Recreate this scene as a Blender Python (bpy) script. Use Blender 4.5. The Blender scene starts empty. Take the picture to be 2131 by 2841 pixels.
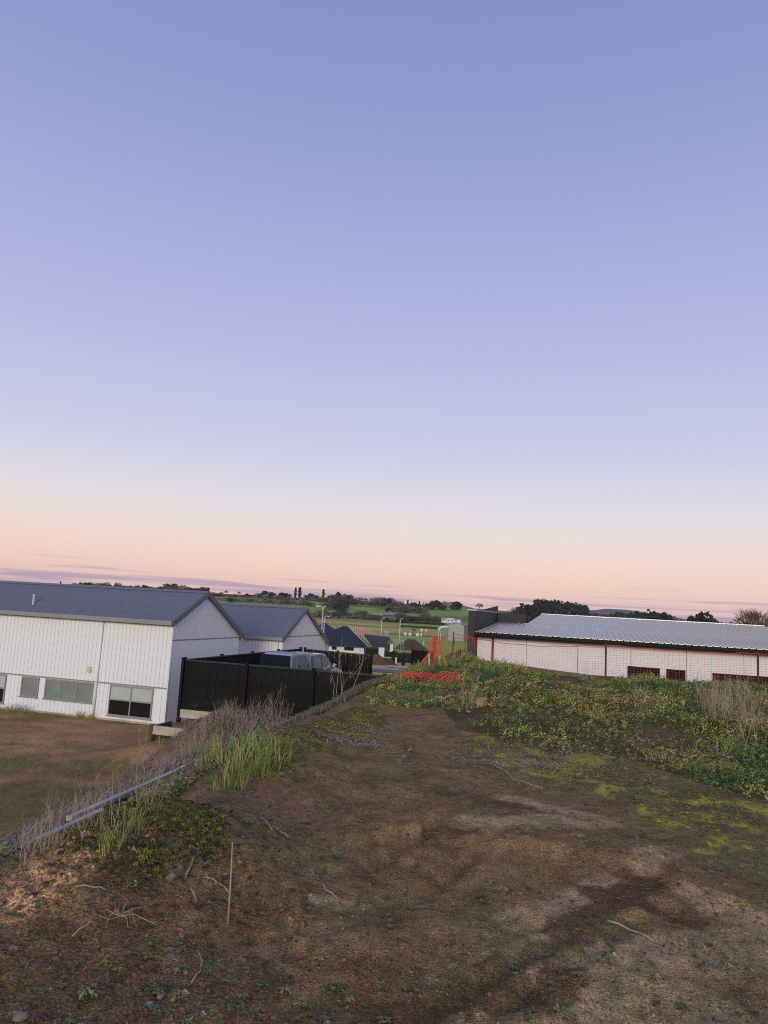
import bpy, math, random
import numpy as np
from mathutils import Vector, Matrix
S = bpy.context.scene
COL = S.collection
random.seed(7)
RNG = np.random.RandomState(11)

# ------------------------------------------------------------------ camera, sky, sun, exposure
F, CX, CY, EYE = 2000.0, 1065.5, 1420.5, 1.6
PIT, ROL = math.radians(7.8), math.radians(3.2)
f0 = np.array([0, math.cos(PIT), math.sin(PIT)]); u0 = np.array([0, -math.sin(PIT), math.cos(PIT)]); r0 = np.array([1., 0, 0])
CR = math.cos(ROL) * r0 + math.sin(ROL) * u0
CU = math.cos(ROL) * u0 - math.sin(ROL) * r0
cam = bpy.data.cameras.new('camera'); cam.sensor_fit = 'HORIZONTAL'; cam.sensor_width = 36; cam.lens = 36 * F / 2131
cam.clip_start = 0.05; cam.clip_end = 30000
co = bpy.data.objects.new('camera', cam); COL.objects.link(co); S.camera = co
m = Matrix.Identity(4)
for i in range(3):
    m[i][0], m[i][1], m[i][2] = CR[i], CU[i], -f0[i]
m[2][3] = EYE
co.matrix_world = m

def lin(r, g, b):
    f = lambda c: (c / 255 / 12.92) if c <= 10 else ((c / 255 + .055) / 1.055) ** 2.4
    return (f(r), f(g), f(b), 1)

world = bpy.data.worlds.new('World'); S.world = world; world.use_nodes = True
N, L = world.node_tree.nodes, world.node_tree.links
bg = N['Background']
tc = N.new('ShaderNodeTexCoord'); sep = N.new('ShaderNodeSeparateXYZ'); L.new(tc.outputs['Generated'], sep.inputs[0])
def wmath(op, a, b=None, c=None):
    n = N.new('ShaderNodeMath'); n.operation = op
    for i, v in enumerate((a, b, c)):
        if v is None: continue
        if isinstance(v, (int, float)): n.inputs[i].default_value = v
        else: L.new(v, n.inputs[i])
    return n.outputs[0]
ramp = N.new('ShaderNodeValToRGB'); L.new(sep.outputs[2], ramp.inputs[0])
stops = [(0.0, (246, 200, 192)), (.028, (264, 221, 200)), (.05, (260, 221, 203)), (.087, (246, 225, 216)), (.136, (230, 224, 231)), (.21, (206, 207, 235)),
         (.327, (184, 187, 229)), (.53, (155, 165, 216)), (.68, (134, 145, 203)), (1.0, (117, 129, 190))]
el = ramp.color_ramp.elements
while len(el) < len(stops): el.new(.5)
for e, (p, c) in zip(el, stops): e.position = p; e.color = lin(*c)
# thin cloud streaks low over the horizon, all round
az = wmath('ARCTAN2', sep.outputs[0], sep.outputs[1])
cmb = N.new('ShaderNodeCombineXYZ'); L.new(wmath('MULTIPLY', az, 3.2), cmb.inputs[0]); L.new(wmath('MULTIPLY', sep.outputs[2], 95), cmb.inputs[1])
def wnoise(sc, det, dist, off):
    cm = N.new('ShaderNodeVectorMath'); cm.operation = 'ADD'; L.new(cmb.outputs[0], cm.inputs[0]); cm.inputs[1].default_value = off
    n = N.new('ShaderNodeTexNoise'); n.inputs['Scale'].default_value = sc; n.inputs['Detail'].default_value = det; n.inputs['Distortion'].default_value = dist
    L.new(cm.outputs[0], n.inputs['Vector']); return n.outputs[0]
cl = wnoise(1.3, 6, .4, (3.1, .35, .7))
band = N.new('ShaderNodeValToRGB'); L.new(sep.outputs[2], band.inputs[0])
be = band.color_ramp.elements
while len(be) < 4: be.new(.5)
for e, (p, v) in zip(be, [(0, .9), (.022, .85), (.040, .5), (.056, 0)]): e.position = p; e.color = (v, v, v, 1)
cm_ = wmath('MULTIPLY', wmath('SMOOTH_MIN', wmath('MAXIMUM', wmath('MULTIPLY', wmath('SUBTRACT', wmath('ADD', cl, wmath('MULTIPLY', band.outputs[0], .22)), .66), 7.0), 0.0), 1.0, .2), band.outputs[0])
mix = N.new('ShaderNodeMix'); mix.data_type = 'RGBA'
L.new(cm_, mix.inputs[0]); L.new(ramp.outputs[0], mix.inputs[6]); mix.inputs[7].default_value = lin(188, 160, 180)
# the afterglow of the sun just at the horizon behind the camera
sky = N.new('ShaderNodeTexSky'); sky.sky_type = 'NISHITA'; sky.sun_disc = False
sky.sun_elevation = math.radians(1.5); sky.sun_rotation = math.radians(190); sky.dust_density = 1.0
add = N.new('ShaderNodeMix'); add.data_type = 'RGBA'; add.blend_type = 'ADD'; add.inputs[0].default_value = 0.035
L.new(mix.outputs[2], add.inputs[6]); L.new(sky.outputs[0], add.inputs[7])
L.new(add.outputs[2], bg.inputs[0]); bg.inputs[1].default_value = 0.95

sl = bpy.data.lights.new('sun', 'SUN'); sl.energy = 1.72; sl.angle = math.radians(20); sl.color = (1.0, .97, .82)
so = bpy.data.objects.new('sun', sl); COL.objects.link(so)
SUN_AZ, SUN_EL = math.radians(190), math.radians(10)     # measured from +Y towards +X: behind the camera, low
sd = Vector((math.sin(SUN_AZ) * math.cos(SUN_EL), math.cos(SUN_AZ) * math.cos(SUN_EL), math.sin(SUN_EL)))
so.rotation_euler = sd.to_track_quat('Z', 'Y').to_euler()
S.view_settings.view_transform = 'Standard'; S.view_settings.look = 'None'; S.view_settings.exposure = 0; S.view_settings.gamma = 1
S.view_settings.use_curve_mapping = False
S.render.engine = 'CYCLES'
S.cycles.use_denoising = False; S.cycles.filter_width = 1.05
S.cycles.max_bounces = 6; S.cycles.volume_bounces = 0

# ------------------------------------------------------------------ helpers
def ray(px, py): return f0 + CR * (px - CX) / F - CU * (py - CY) / F
def at(px, py, d):
    r = ray(px, py); p = r * (d / r[1]); p[2] += EYE; return p
def gz(px, py, z=0.0):
    r = ray(px, py); p = r * ((z - EYE) / r[2]); return p[0], p[1]

TAB = np.random.RandomState(3).rand(8, 256, 256)
def vn(x, y, k=0):
    t = TAB[k % 8]; xi = np.floor(x).astype(int); yi = np.floor(y).astype(int)
    fx = x - xi; fy = y - yi; fx = fx * fx * (3 - 2 * fx); fy = fy * fy * (3 - 2 * fy)
    a, b, c, d = (t[(yi + j) & 255, (xi + i) & 255] for j in (0, 1) for i in (0, 1))
    return (a * (1 - fx) + b * fx) * (1 - fy) + (c * (1 - fx) + d * fx) * fy
def fbm(x, y, sc, oc=3, k=0):
    x = np.asarray(x, float) / sc; y = np.asarray(y, float) / sc; v = 0; a = 1; t = 0
    for o in range(oc):
        v = v + a * (vn(x + 17.3 * o, y + 9.1 * o, k + o) - .5); t += a; a *= .5; x = x * 2.03; y = y * 2.03
    return 2 * v / t
def ss(a, b, x):
    t = np.clip((x - a) / (b - a), 0, 1); return t * t * (3 - 2 * t)
def lerp(a, b, t): return a + (b - a) * t
def inpoly(x, y, poly):
    r = np.zeros(np.shape(x), bool); n = len(poly)
    for i in range(n):
        (x1, y1), (x2, y2) = poly[i], poly[i - 1]
        c = (y1 > y) != (y2 > y)
        r ^= c & (x < (x2 - x1) * (y - y1) / ((y2 - y1) if y2 != y1 else 1e-9) + x1)
    return r
def capsule(x, y, p, q):
    px, py = p; dx, dy = q[0] - px, q[1] - py
    t = np.clip(((x - px) * dx + (y - py) * dy) / (dx * dx + dy * dy + 1e-9), 0, 1)
    return np.hypot(x - px - t * dx, y - py - t * dy)

def mat(name, base, rough=.7, var=.12, scale=8, metal=0, bump=0, bscale=40, attr=False, spec=.5, stretch=None, coat=0, trans=None):
    m = bpy.data.materials.new(name); m.use_nodes = True
    n, l = m.node_tree.nodes, m.node_tree.links
    b = n['Principled BSDF']; b.inputs['Roughness'].default_value = rough; b.inputs['Metallic'].default_value = metal
    b.inputs['Specular IOR Level'].default_value = spec; b.inputs['Coat Weight'].default_value = coat
    t = n.new('ShaderNodeTexCoord'); src = t.outputs['Object']
    if stretch:
        mp = n.new('ShaderNodeMapping'); mp.inputs['Scale'].default_value = stretch; l.new(src, mp.inputs[0]); src = mp.outputs[0]
    no = n.new('ShaderNodeTexNoise'); no.inputs['Scale'].default_value = scale; no.inputs['Detail'].default_value = 6; l.new(src, no.inputs['Vector'])
    mr = n.new('ShaderNodeMapRange'); mr.inputs[1].default_value = .3; mr.inputs[2].default_value = .7; mr.inputs[3].default_value = 1 - var; mr.inputs[4].default_value = 1 + var
    l.new(no.outputs[0], mr.inputs[0])
    mx = n.new('ShaderNodeMix'); mx.data_type = 'RGBA'; mx.blend_type = 'MULTIPLY'; mx.inputs[0].default_value = 1
    if attr:
        a = n.new('ShaderNodeAttribute'); a.attribute_name = 'Col'; l.new(a.outputs[0], mx.inputs[6])
    else: mx.inputs[6].default_value = (*base, 1)
    l.new(mr.outputs[0], mx.inputs[7]); l.new(mx.outputs[2], b.inputs['Base Color'])
    if bump:
        n2 = n.new('ShaderNodeTexNoise'); n2.inputs['Scale'].default_value = bscale; n2.inputs['Detail'].default_value = 5; l.new(src, n2.inputs['Vector'])
        bp = n.new('ShaderNodeBump'); bp.inputs['Strength'].default_value = bump; bp.inputs['Distance'].default_value = (.75 if attr and bump else .5) / bscale
        l.new(n2.outputs[0], bp.inputs['Height']); l.new(bp.outputs[0], b.inputs['Normal'])
    if trans: b.inputs['Transmission Weight'].default_value = trans
    return m

M = dict(
    white=mat('white_cladding', (.80, .80, .80), .55, .05, 3, stretch=(1, 1, .25)),
    gable=mat('gable_cladding', (.80, .80, .80), .6, .04, 3),
    roof=mat('grey_roof_steel', (.165, .163, .185), .42, .08, 2, spec=.5),
    trim=mat('dark_grey_trim', (.13, .125, .13), .5, .08, 4),
    gutter=mat('grey_gutter', (.27, .265, .26), .45, .06, 4),
    alum=mat('grey_aluminium', (.27, .275, .30), .4, .05, 6),
    blind=mat('pale_blind_glass', (.46, .50, .45), .12, .05, 3, spec=.4),
    frost=mat('frosted_glass', (.22, .255, .225), .16, .12, 1.5, spec=.5),
    glass=mat('dark_glass', (.012, .012, .012), .06, .1, 2, spec=.5),
    cream=mat('cream_plastic', (.62, .56, .40), .5, .05, 9),
    black=mat('black_stained_timber', (.009, .0082, .0078), .75, .4, 14, bump=.3, bscale=60, stretch=(1, 1, .12), spec=.2),
    blackcap=mat('black_stained_cap', (.035, .033, .037), .6, .2, 10, spec=.3),
    sleeper=mat('pale_concrete_sleeper', (.46, .40, .30), .85, .18, 6, bump=.25, bscale=50),
    cap=mat('weathered_timber', (.42, .38, .32), .8, .25, 9, bump=.4, bscale=50, stretch=(.2, .2, 1)),
    wallboard=mat('grey_retaining_boards', (.085, .085, .09), .85, .3, 7, bump=.4, bscale=40, stretch=(1, .2, 1)),
    brownpost=mat('brown_timber', (.10, .065, .04), .85, .3, 12, bump=.3, bscale=60, stretch=(1, 1, .15)),
    zinc=mat('pale_roof_steel', (.44, .42, .37), .34, .12, 1.2, metal=.7, spec=.5, stretch=(1, .15, 1)),
    darkclad=mat('dark_wall_cladding', (.022, .018, .019), .65, .12, 4),
    darktrim=mat('black_fascia', (.006, .006, .0065), .6, .1, 5, spec=.2),
    wrap=mat('white_wall_panel', (.80, .76, .77), .6, .03, 1.5),
    paleflash=mat('pale_flashing', (.50, .47, .47), .35, .08, 5, metal=.3),
    net=mat('orange_plastic_mesh', (.74, .09, .035), .5, .12, 15),
    steelpost=mat('dark_steel_post', (.03, .026, .026), .5, .2, 12),
    paint=mat('silver_car_paint', (.25, .255, .275), .28, .03, 5, metal=.55, coat=.6),
    navy=mat('dark_navy_panel', (.010, .012, .022), .8, .06, 4, spec=.12),
    carglass=mat('sky_toned_car_glass', (.26, .25, .25), .06, .1, 3, spec=.8),  # pale base colour stands in for sky reflected in and seen through the panes
    greyglass=mat('grey_canopy_glass', (.20, .205, .21), .12, .04, 3, spec=.6),
    rubber=mat('tyre_rubber', (.012, .012, .012), .8, .1, 20),
    chrome=mat('bright_metal', (.6, .6, .6), .15, .02, 5, metal=1),
    red=mat('red_lens', (.35, .01, .01), .2, .05, 5),
    lampwhite=mat('galvanised_steel', (.50, .50, .52), .45, .06, 5),
    navyroof=mat('dark_tile_roof', (.024, .025, .037), .6, .14, 6, bump=.3, bscale=8),
    timber=mat('new_pine_framing', (.80, .42, .26), .7, .12, 9),
    farmwhite=mat('white_weatherboard', (.66, .65, .64), .6, .05, 2),
    barnroof=mat('lilac_grey_roof', (.22, .22, .29), .5, .08, 2),
    barnwall=mat('brown_barn_wall', (.13, .09, .08), .7, .1, 2),
    shed=mat('pale_grey_steel', (.30, .31, .30), .5, .06, 3),
    gableclad=mat('mid_grey_cladding', (.10, .095, .10), .6, .1, 3),
    concrete=mat('pale_concrete', (.42, .40, .38), .85, .1, 2, bump=.15, bscale=30),
    asphalt=mat('grey_asphalt', (.10, .10, .115), .85, .12, 3, bump=.2, bscale=60),
    ground=mat('soil_and_grass', (1, 1, 1), .97, .6, 105, attr=True, bump=1.0, bscale=55, spec=.06),
    leaf=mat('leaf', (1, 1, 1), .75, .2, 30, attr=True, spec=.12),
    bark=mat('bark', (.07, .052, .042), .9, .2, 6),
    ever=mat('evergreen_foliage', (.040, .044, .030), .8, .35, .45, spec=.2),
    conif=mat('conifer_foliage', (.030, .034, .028), .8, .3, .5, spec=.2),
    bare=mat('bare_twigs', (.165, .115, .075), .9, .3, .4, spec=.1),
    bare2=mat('grey_twigs', (.115, .098, .078), .9, .3, .4, spec=.1),
    hedge=mat('hedge_foliage', (.040, .046, .026), .85, .35, .6, spec=.2),
    hill=mat('distant_forest', (.05, .058, .045), .95, .35, .006),
    drystalk=mat('dry_stalk', (.38, .28, .20), .85, .25, 14, spec=.2),
    stick=mat('bleached_stick', (.36, .28, .21), .85, .25, 20, spec=.2),
    stone=mat('grey_stone', (.21, .165, .13), .85, .2, 14, bump=.3, bscale=60),
    clay=mat('tan_clay', (.36, .22, .13), .95, .25, 20, bump=.5, bscale=60),
)

gm = M['ground'].node_tree; gn, gl = gm.nodes, gm.links
g_mul = [x for x in gn if x.type == 'MIX'][0]; g_b = gn['Principled BSDF']
gt = [x for x in gn if x.type == 'TEX_COORD'][0]
vo = gn.new('ShaderNodeTexVoronoi'); vo.inputs['Scale'].default_value = 105; gl.new(gt.outputs['Object'], vo.inputs['Vector'])
vr = gn.new('ShaderNodeMapRange'); vr.inputs[1].default_value = .15; vr.inputs[2].default_value = .6; vr.inputs[3].default_value = 1.25; vr.inputs[4].default_value = .80; gl.new(vo.outputs['Distance'], vr.inputs[0])
ln_ = gn.new('ShaderNodeTexNoise'); ln_.inputs['Scale'].default_value = 11; ln_.inputs['Detail'].default_value = 7; ln_.inputs['Roughness'].default_value = .65; gl.new(gt.outputs['Object'], ln_.inputs['Vector'])
lr_ = gn.new('ShaderNodeMapRange'); lr_.inputs[1].default_value = .32; lr_.inputs[2].default_value = .68; lr_.inputs[3].default_value = .66; lr_.inputs[4].default_value = 1.34; gl.new(ln_.outputs[0], lr_.inputs[0])
pm_ = gn.new('ShaderNodeMath'); pm_.operation = 'MULTIPLY'; gl.new(vr.outputs[0], pm_.inputs[0]); gl.new(lr_.outputs[0], pm_.inputs[1])
g2 = gn.new('ShaderNodeMix'); g2.data_type = 'RGBA'; g2.blend_type = 'MULTIPLY'; g2.inputs[0].default_value = 1
gl.new(g_mul.outputs[2], g2.inputs[6]); gl.new(pm_.outputs[0], g2.inputs[7]); gl.new(g2.outputs[2], g_b.inputs['Base Color'])

class MB:
    def __init__(s): s.v = []; s.f = []; s.c = []; s.mi = []
    def add(s, v, f, c=None, mi=0):
        o = len(s.v); s.v += [tuple(p) for p in v]; s.f += [tuple(i + o for i in q) for q in f]; s.mi += [mi] * len(f)
        if c is not None: s.c += [c] * len(v)
        return s
    def box(s, x0, x1, y0, y1, z0, z1, mi=0, R=None, o=None):
        v = [(x, y, z) for z in (z0, z1) for y in (y0, y1) for x in (x0, x1)]
        if R is not None: v = [tuple((R @ Vector(p)) + (o or Vector())) for p in v]
        return s.add(v, [(0, 2, 3, 1), (4, 5, 7, 6), (0, 1, 5, 4), (2, 6, 7, 3), (0, 4, 6, 2), (1, 3, 7, 5)], mi=mi)
    def tube(s, pts, rad, n=5, c=None, cap=True, mi=0):
        pts = [Vector(p) for p in pts]; rings = []; up = Vector((0, 0, 1))
        for i, p in enumerate(pts):
            d = (pts[min(i + 1, len(pts) - 1)] - pts[max(i - 1, 0)]).normalized()
            a = d.cross(up if abs(d.z) < .95 else Vector((1, 0, 0))).normalized(); b = d.cross(a)
            r = rad[i] if isinstance(rad, (list, tuple)) else rad
            rings.append([p + (a * math.cos(2 * math.pi * k / n) + b * math.sin(2 * math.pi * k / n)) * r for k in range(n)])
        v = [q for r in rings for q in r]; f = []
        for i in range(len(pts) - 1):
            for k in range(n):
                f.append((i * n + k, i * n + (k + 1) % n, (i + 1) * n + (k + 1) % n, (i + 1) * n + k))
        if cap: f += [tuple(range(n))[::-1], tuple((len(pts) - 1) * n + k for k in range(n))]
        return s.add(v, f, c, mi)
    def prism(s, poly, axis, a, b, mi=0):
        # poly: 2D points; axis 'x' -> (y,z), 'y' -> (x,z), 'z' -> (x,y)
        g = {'x': lambda p, t: (t, p[0], p[1]), 'y': lambda p, t: (p[0], t, p[1]), 'z': lambda p, t: (p[0], p[1], t)}[axis]
        n = len(poly); v = [g(p, a) for p in poly] + [g(p, b) for p in poly]
        f = [tuple(range(n))[::-1], tuple(range(n, 2 * n))] + [(i, (i + 1) % n, n + (i + 1) % n, n + i) for i in range(n)]
        return s.add(v, f, mi=mi)
    def loft(s, rings, mi=0, close=True, caps=True):
        n = len(rings[0]); v = [p for r in rings for p in r]; f = []
        for i in range(len(rings) - 1):
            for k in range(n if close else n - 1):
                f.append((i * n + k, i * n + (k + 1) % n, (i + 1) * n + (k + 1) % n, (i + 1) * n + k))
        if caps: f += [tuple(range(n))[::-1], tuple((len(rings) - 1) * n + k for k in range(n))]
        return s.add(v, f, mi=mi)
    def mesh(s, name, mats, smooth=False):
        me = bpy.data.meshes.new(name); me.from_pydata(s.v, [], s.f)
        for mm in (mats if isinstance(mats, (list, tuple)) else [mats]): me.materials.append(mm)
        if any(s.mi): me.polygons.foreach_set('material_index', s.mi)
        if s.c and len(s.c) == len(s.v):
            a = me.attributes.new('Col', 'FLOAT_COLOR', 'POINT'); a.data.foreach_set('color', np.array(s.c, 'f').ravel())
        if smooth: me.polygons.foreach_set('use_smooth', [True] * len(s.f))
        me.update(); return me
    def build(s, name, mats, parent=None, smooth=False, **k):
        return link(name, s.mesh(name, mats, smooth), parent, **k)

def link(name, me, parent=None, loc=None, rz=0, scale=None, label=None, cat=None, group=None, kind=None):
    o = bpy.data.objects.new(name, me); COL.objects.link(o)
    if parent is not None: o.parent = parent
    if loc is not None: o.location = loc
    if rz: o.rotation_euler = (0, 0, rz)
    if scale is not None: o.scale = scale if isinstance(scale, (tuple, list)) else (scale,) * 3
    tag(o, label, cat, group, kind); return o
def tag(o, label=None, cat=None, group=None, kind=None):
    if label: o['label'] = label
    if cat: o['category'] = cat
    if group: o['group'] = group
    if kind: o['kind'] = kind
    return o
def thing(name, label, cat, loc=(0, 0, 0), rz=0, group=None):
    return link(name, None, None, loc, rz, None, label, cat, group)
def npmesh(name, V, Fq, C, material, smooth=False, **k):
    me = bpy.data.meshes.new(name); V = np.asarray(V, 'f'); Fq = np.asarray(Fq, 'i'); nf, w = Fq.shape
    me.vertices.add(len(V)); me.vertices.foreach_set('co', V.ravel())
    me.loops.add(nf * w); me.loops.foreach_set('vertex_index', Fq.ravel())
    me.polygons.add(nf); me.polygons.foreach_set('loop_start', np.arange(0, nf * w, w, dtype='i'))
    if smooth: me.polygons.foreach_set('use_smooth', np.ones(nf, bool))
    if C is not None:
        C = np.asarray(C, 'f')
        if C.shape[1] == 3: C = np.hstack([C, np.ones((len(C), 1), 'f')])
        a = me.attributes.new('Col', 'FLOAT_COLOR', 'POINT'); a.data.foreach_set('color', C.ravel())
    me.materials.append(material); me.update(calc_edges=True); me.validate()
    return link(name, me, **k)
def scatter(name, tv, tf, P, scale, rot, cols, material, tilt=None, tc=None, **k):
    """many copies of one small template joined in one mesh; tv (n,3), tf (m,w), cols (N,3)"""
    tv = np.asarray(tv, float); tf = np.asarray(tf); n = len(P); c, s_ = np.cos(rot), np.sin(rot)
    if np.ndim(scale) == 1: scale = np.stack([scale] * 3, 1)
    q = tv[None] * scale[:, None, :]
    if tilt is not None:
        ct, st = np.cos(tilt)[:, None], np.sin(tilt)[:, None]
        y = q[..., 1] * ct - q[..., 2] * st; z = q[..., 1] * st + q[..., 2] * ct; q = np.stack([q[..., 0], y, z], -1)
    x = q[..., 0] * c[:, None] - q[..., 1] * s_[:, None]; y = q[..., 0] * s_[:, None] + q[..., 1] * c[:, None]
    V = np.stack([x, y, q[..., 2]], -1) + P[:, None, :]
    Fq = tf[None] + (np.arange(n) * len(tv))[:, None, None]
    C = np.repeat(cols[:, None, :], len(tv), 1)
    if tc is not None: C = C * np.asarray(tc)[None, :, None]
    return npmesh(name, V.reshape(-1, 3), Fq.reshape(-1, tf.shape[1]), C.reshape(-1, 3), material, **k)

# ------------------------------------------------------------------ terrain
def wallx(y): return -2.91 + (y - 6.1) * .2
A16 = math.radians(16)
AX = np.array([math.cos(A16), -math.sin(A16)]); BX = np.array([math.sin(A16), math.cos(A16)])
P0 = np.array([-7.0, 27.0])                      # near corner of the black fence
RB = np.array([4.88, 36.0])                      # left eave end of the right building
HUMP = (2.45, 19.0)
ZR = np.array([(-.9, 12), (-.53, 14), (-.39, 16), (-.25, 20), (-.18, 24), (-.11, 22), (-.06, 20), (0, 20), (.04, 18), (.075, 19), (.1, 20.5), (.135, 20),
               (.18, 17), (.24, 13), (.32, 8), (.42, 3), (.53, 0), (.9, 2)])
RUTS = [(gz(*a), gz(*b)) for a, b in (((1180, 2800), (1600, 2600)), ((1400, 2790), (1760, 2560)), ((1000, 2420), (1300, 2250)), ((1150, 2500), (1420, 2300)))]
def H(x, y, fine=True):
    x = np.asarray(x, float); y = np.asarray(y, float)
    s = x - wallx(y); r = np.hypot(x, y)
    # our side: dirt platform with a berm along the wall and an overgrown mound at the right
    c = np.interp(y, [2, 5, 6, 8, 10.5, 25], [1.75, 1.95, 1.75, 1.4, 1.2, 1.1])
    b = np.interp(y, [0, 2.5, 3.3, 4.4, 5.1, 6, 8, 9.5, 11, 14, 25], [.0, .02, .14, .40, .20, .12, .20, .12, .04, .02, .02])
    pad = b * np.exp(-(np.maximum(s - c, 0) / .75) ** 2)
    zb = np.interp(y, [0, 6, 8, 12, 17, 30], [-.78, -.74, -.70, -.55, -.5, -.5])
    t = np.clip((s - .1) / (c - .1), 0, 1) ** .72
    pad = lerp(zb, pad, t)
    mx = (1 + .0 * y) * ss(.9, 2.6, x - .03 * (y - 12) * 6 * 0) * ss(8.2, 13.5, y - .05 * (x - 4)) * (1 - ss(16.5, 19.5, y))
    pad = pad + .37 * mx * (1 + .6 * fbm(x, y, 2.2, 3, 2) + .35 * fbm(x, y, .7, 2, 5))
    pad = pad + .42 * np.exp(-(((x - HUMP[0]) / .95) ** 2 + ((y - HUMP[1]) / 1.3) ** 2))
    pad = pad + .12 * np.exp(-(((x + .2) / .6) ** 2 + ((y - 15.8) / 1.2) ** 2))
    # small scarp across the middle of the dirt
    q = y - (5.05 + .35 * np.sin(x * 1.7 + .6) + .12 * np.sin(x * 5))
    pad = pad + .055 * ss(-.10, .10, q) * ss(-.35, .1, x) * (1 - ss(1.6, 2.3, x)) * (1 - ss(.3, 1.9, q))
    pad = pad - .05 * np.exp(-((capsule(x, y, gz(700, 2195), gz(830, 2290)) / .22) ** 2))
    for p_, q_ in RUTS: pad = pad - .022 * np.exp(-(capsule(x, y, p_, q_) / .055) ** 2) + .012 * np.exp(-((capsule(x, y, p_, q_) - .11) / .04) ** 2)
    if fine:
        near = 1 - ss(14, 30, r)
        pad = pad + near * (.05 * fbm(x, y, 1.6, 3, 1) + .030 * fbm(x, y, .4, 3, 4) + .012 * (np.abs(fbm(x, y, .16, 3, 6)) - .15))
        cl = np.exp(-(capsule(x, y, gz(5, 2610, .0), gz(430, 2268, .28)) / .22) ** 2)
        pad = pad + (.011 + .035 * cl) * near * fbm(x, y, .10, 2, 5) * (1 - ss(6, 12, r))
    ql = y - (25.9 - .42 * (x - 4))
    edge = np.interp(x, [-5, 2, 4.1, 6.6, 11, 30], [28, 26.5, 26.6, 22.2, 21.6, 21.6])
    pad = lerp(pad, -1.85, ss(.3, 4.5, y - edge))
    # beyond the wall: the lower building site, its bank and the fenced yard
    u = -s
    zw = np.interp(y, [0, 5, 10, 14, 18, 24, 30], [-1.5, -1.5, -1.5, -1.45, -1.6, -2.0, -2.3])
    U = np.interp(y, [0, 10, 18, 23, 27], [5.2, 6.2, 7.2, 7.4, 7.0])
    low = lerp(zw, -3.9, ss(.22, 1.15, u / U))
    low = low + .75 * np.exp(-(((x + 7.0) / 1.7) ** 2 + ((y - 25.6) / 1.3) ** 2))
    low = low + 1.05 * np.exp(-(((x + 4.6) / 1.75) ** 2 + ((y - 21.4) / 2.1) ** 2)) * ss(.3, 1.6, u)
    if fine:
        low = low + (1 - ss(20, 45, r)) * (.10 * fbm(x, y, 2.5, 3, 6) + .05 * fbm(x, y, .5, 3, 3) * ss(.4, 1.5, u))
    a = (x - P0[0]) * AX[0] + (y - P0[1]) * AX[1]; bb = (x - P0[0]) * BX[0] + (y - P0[1]) * BX[1]
    yard = ss(.0, .22, a) * ss(.0, .22, bb) * (1 - ss(11.5, 13, bb))
    low = lerp(low, -2.36, yard)
    hs = ss(-.6, -.25, -a) * ss(.5, 2.5, bb)          # ground kept level under the houses
    low = lerp(low, -3.9, hs * (1 - yard))
    z = np.where(s > -.02, pad, lerp(zb - .1, low, ss(.02, .5, u)))
    # valley and hills
    zv = np.interp(r, [30, 45, 60, 80, 110, 150, 180, 400, 900, 9000], [-2.0, -2.5, -3.2, -4.3, -6.0, -8.6, -9.0, -9.0, -9.3, -12])
    tt = x / np.maximum(np.abs(y), 1) 
    zr = EYE + np.interp(tt, ZR[:, 0], ZR[:, 1]) * 1350 / 2000
    hl = ss(1040, 1350, r + 60 * fbm(x, y, 220, 2, 2)) * (y > 0)
    far = lerp(zv, zr + 2.2 * fbm(x, y, 160, 3, 1), hl) - 30 * ss(1700, 4200, r) * (y > 0)
    far = far + np.where(r > 150, .25 * fbm(x, y, 40, 2, 3), 0)
    k = np.maximum(ss(38, 47, y - .15 * np.abs(x)), ss(45, 90, r))
    k = np.where((x > 3) & (y > 0), ss(62, 85, r), k) if np.ndim(x) else (ss(62, 85, r) if (x > 3 and y > 0) else k)
    return lerp(z, far, k)
def hz(x, y): return float(H(np.array([x]), np.array([y]))[0])

TS = np.geomspace(1.5, 70, 900)
def hit(px, py):
    r = ray(px, py); P = TS[:, None] * r[None]; z = P[:, 2] + EYE; b = z < H(P[:, 0], P[:, 1])
    if not b.any(): return gz(px, py, -.5) if r[2] < 0 else (0, 30)
    k = int(np.argmax(b)); t = TS[k] if k == 0 else .5 * (TS[k] + TS[k - 1]); return r[0] * t, r[1] * t
VEG2 = [gz(*p) for p in [(985, 1958), (1100, 1968), (1190, 1962), (1240, 1930), (1255, 1870), (1150, 1870), (1080, 1884), (1010, 1915)]]
VEG = [gz(*p) for p in [(1195, 1940), (1270, 2030), (1400, 2068), (1560, 2085), (1700, 2105), (1850, 2140), (2000, 2180), (2250, 2230), (2900, 2280), (2900, 1905), (2200, 1905), (1900, 1888), (1660, 1886), (1500, 1868), (1380, 1852), (1290, 1850), (1235, 1862), (1190, 1890)]]
MOSSR = [gz(*p) for p in [(1250, 2040), (1560, 2075), (1850, 2130), (2300, 2220), (2300, 2560), (1950, 2420), (1720, 2230), (1500, 2160), (1330, 2110)]]
BERM = [gz(*p) for p in [(600, 2165), (740, 2050), (920, 1985), (1040, 1960), (1090, 2010), (960, 2060), (840, 2120), (760, 2170)]]
def pad_masks(x, y):
    jx = x + .5 * fbm(x, y, .9, 3, 2) + .2 * fbm(x, y, .25, 2, 3); jy = y + 1.0 * fbm(x, y, 1.1, 3, 5)
    veg = inpoly(jx, jy, VEG) | inpoly(jx, jy, VEG2); moss = inpoly(jx, jy, MOSSR); berm = inpoly(jx, jy, BERM)
    return veg, moss, berm
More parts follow.
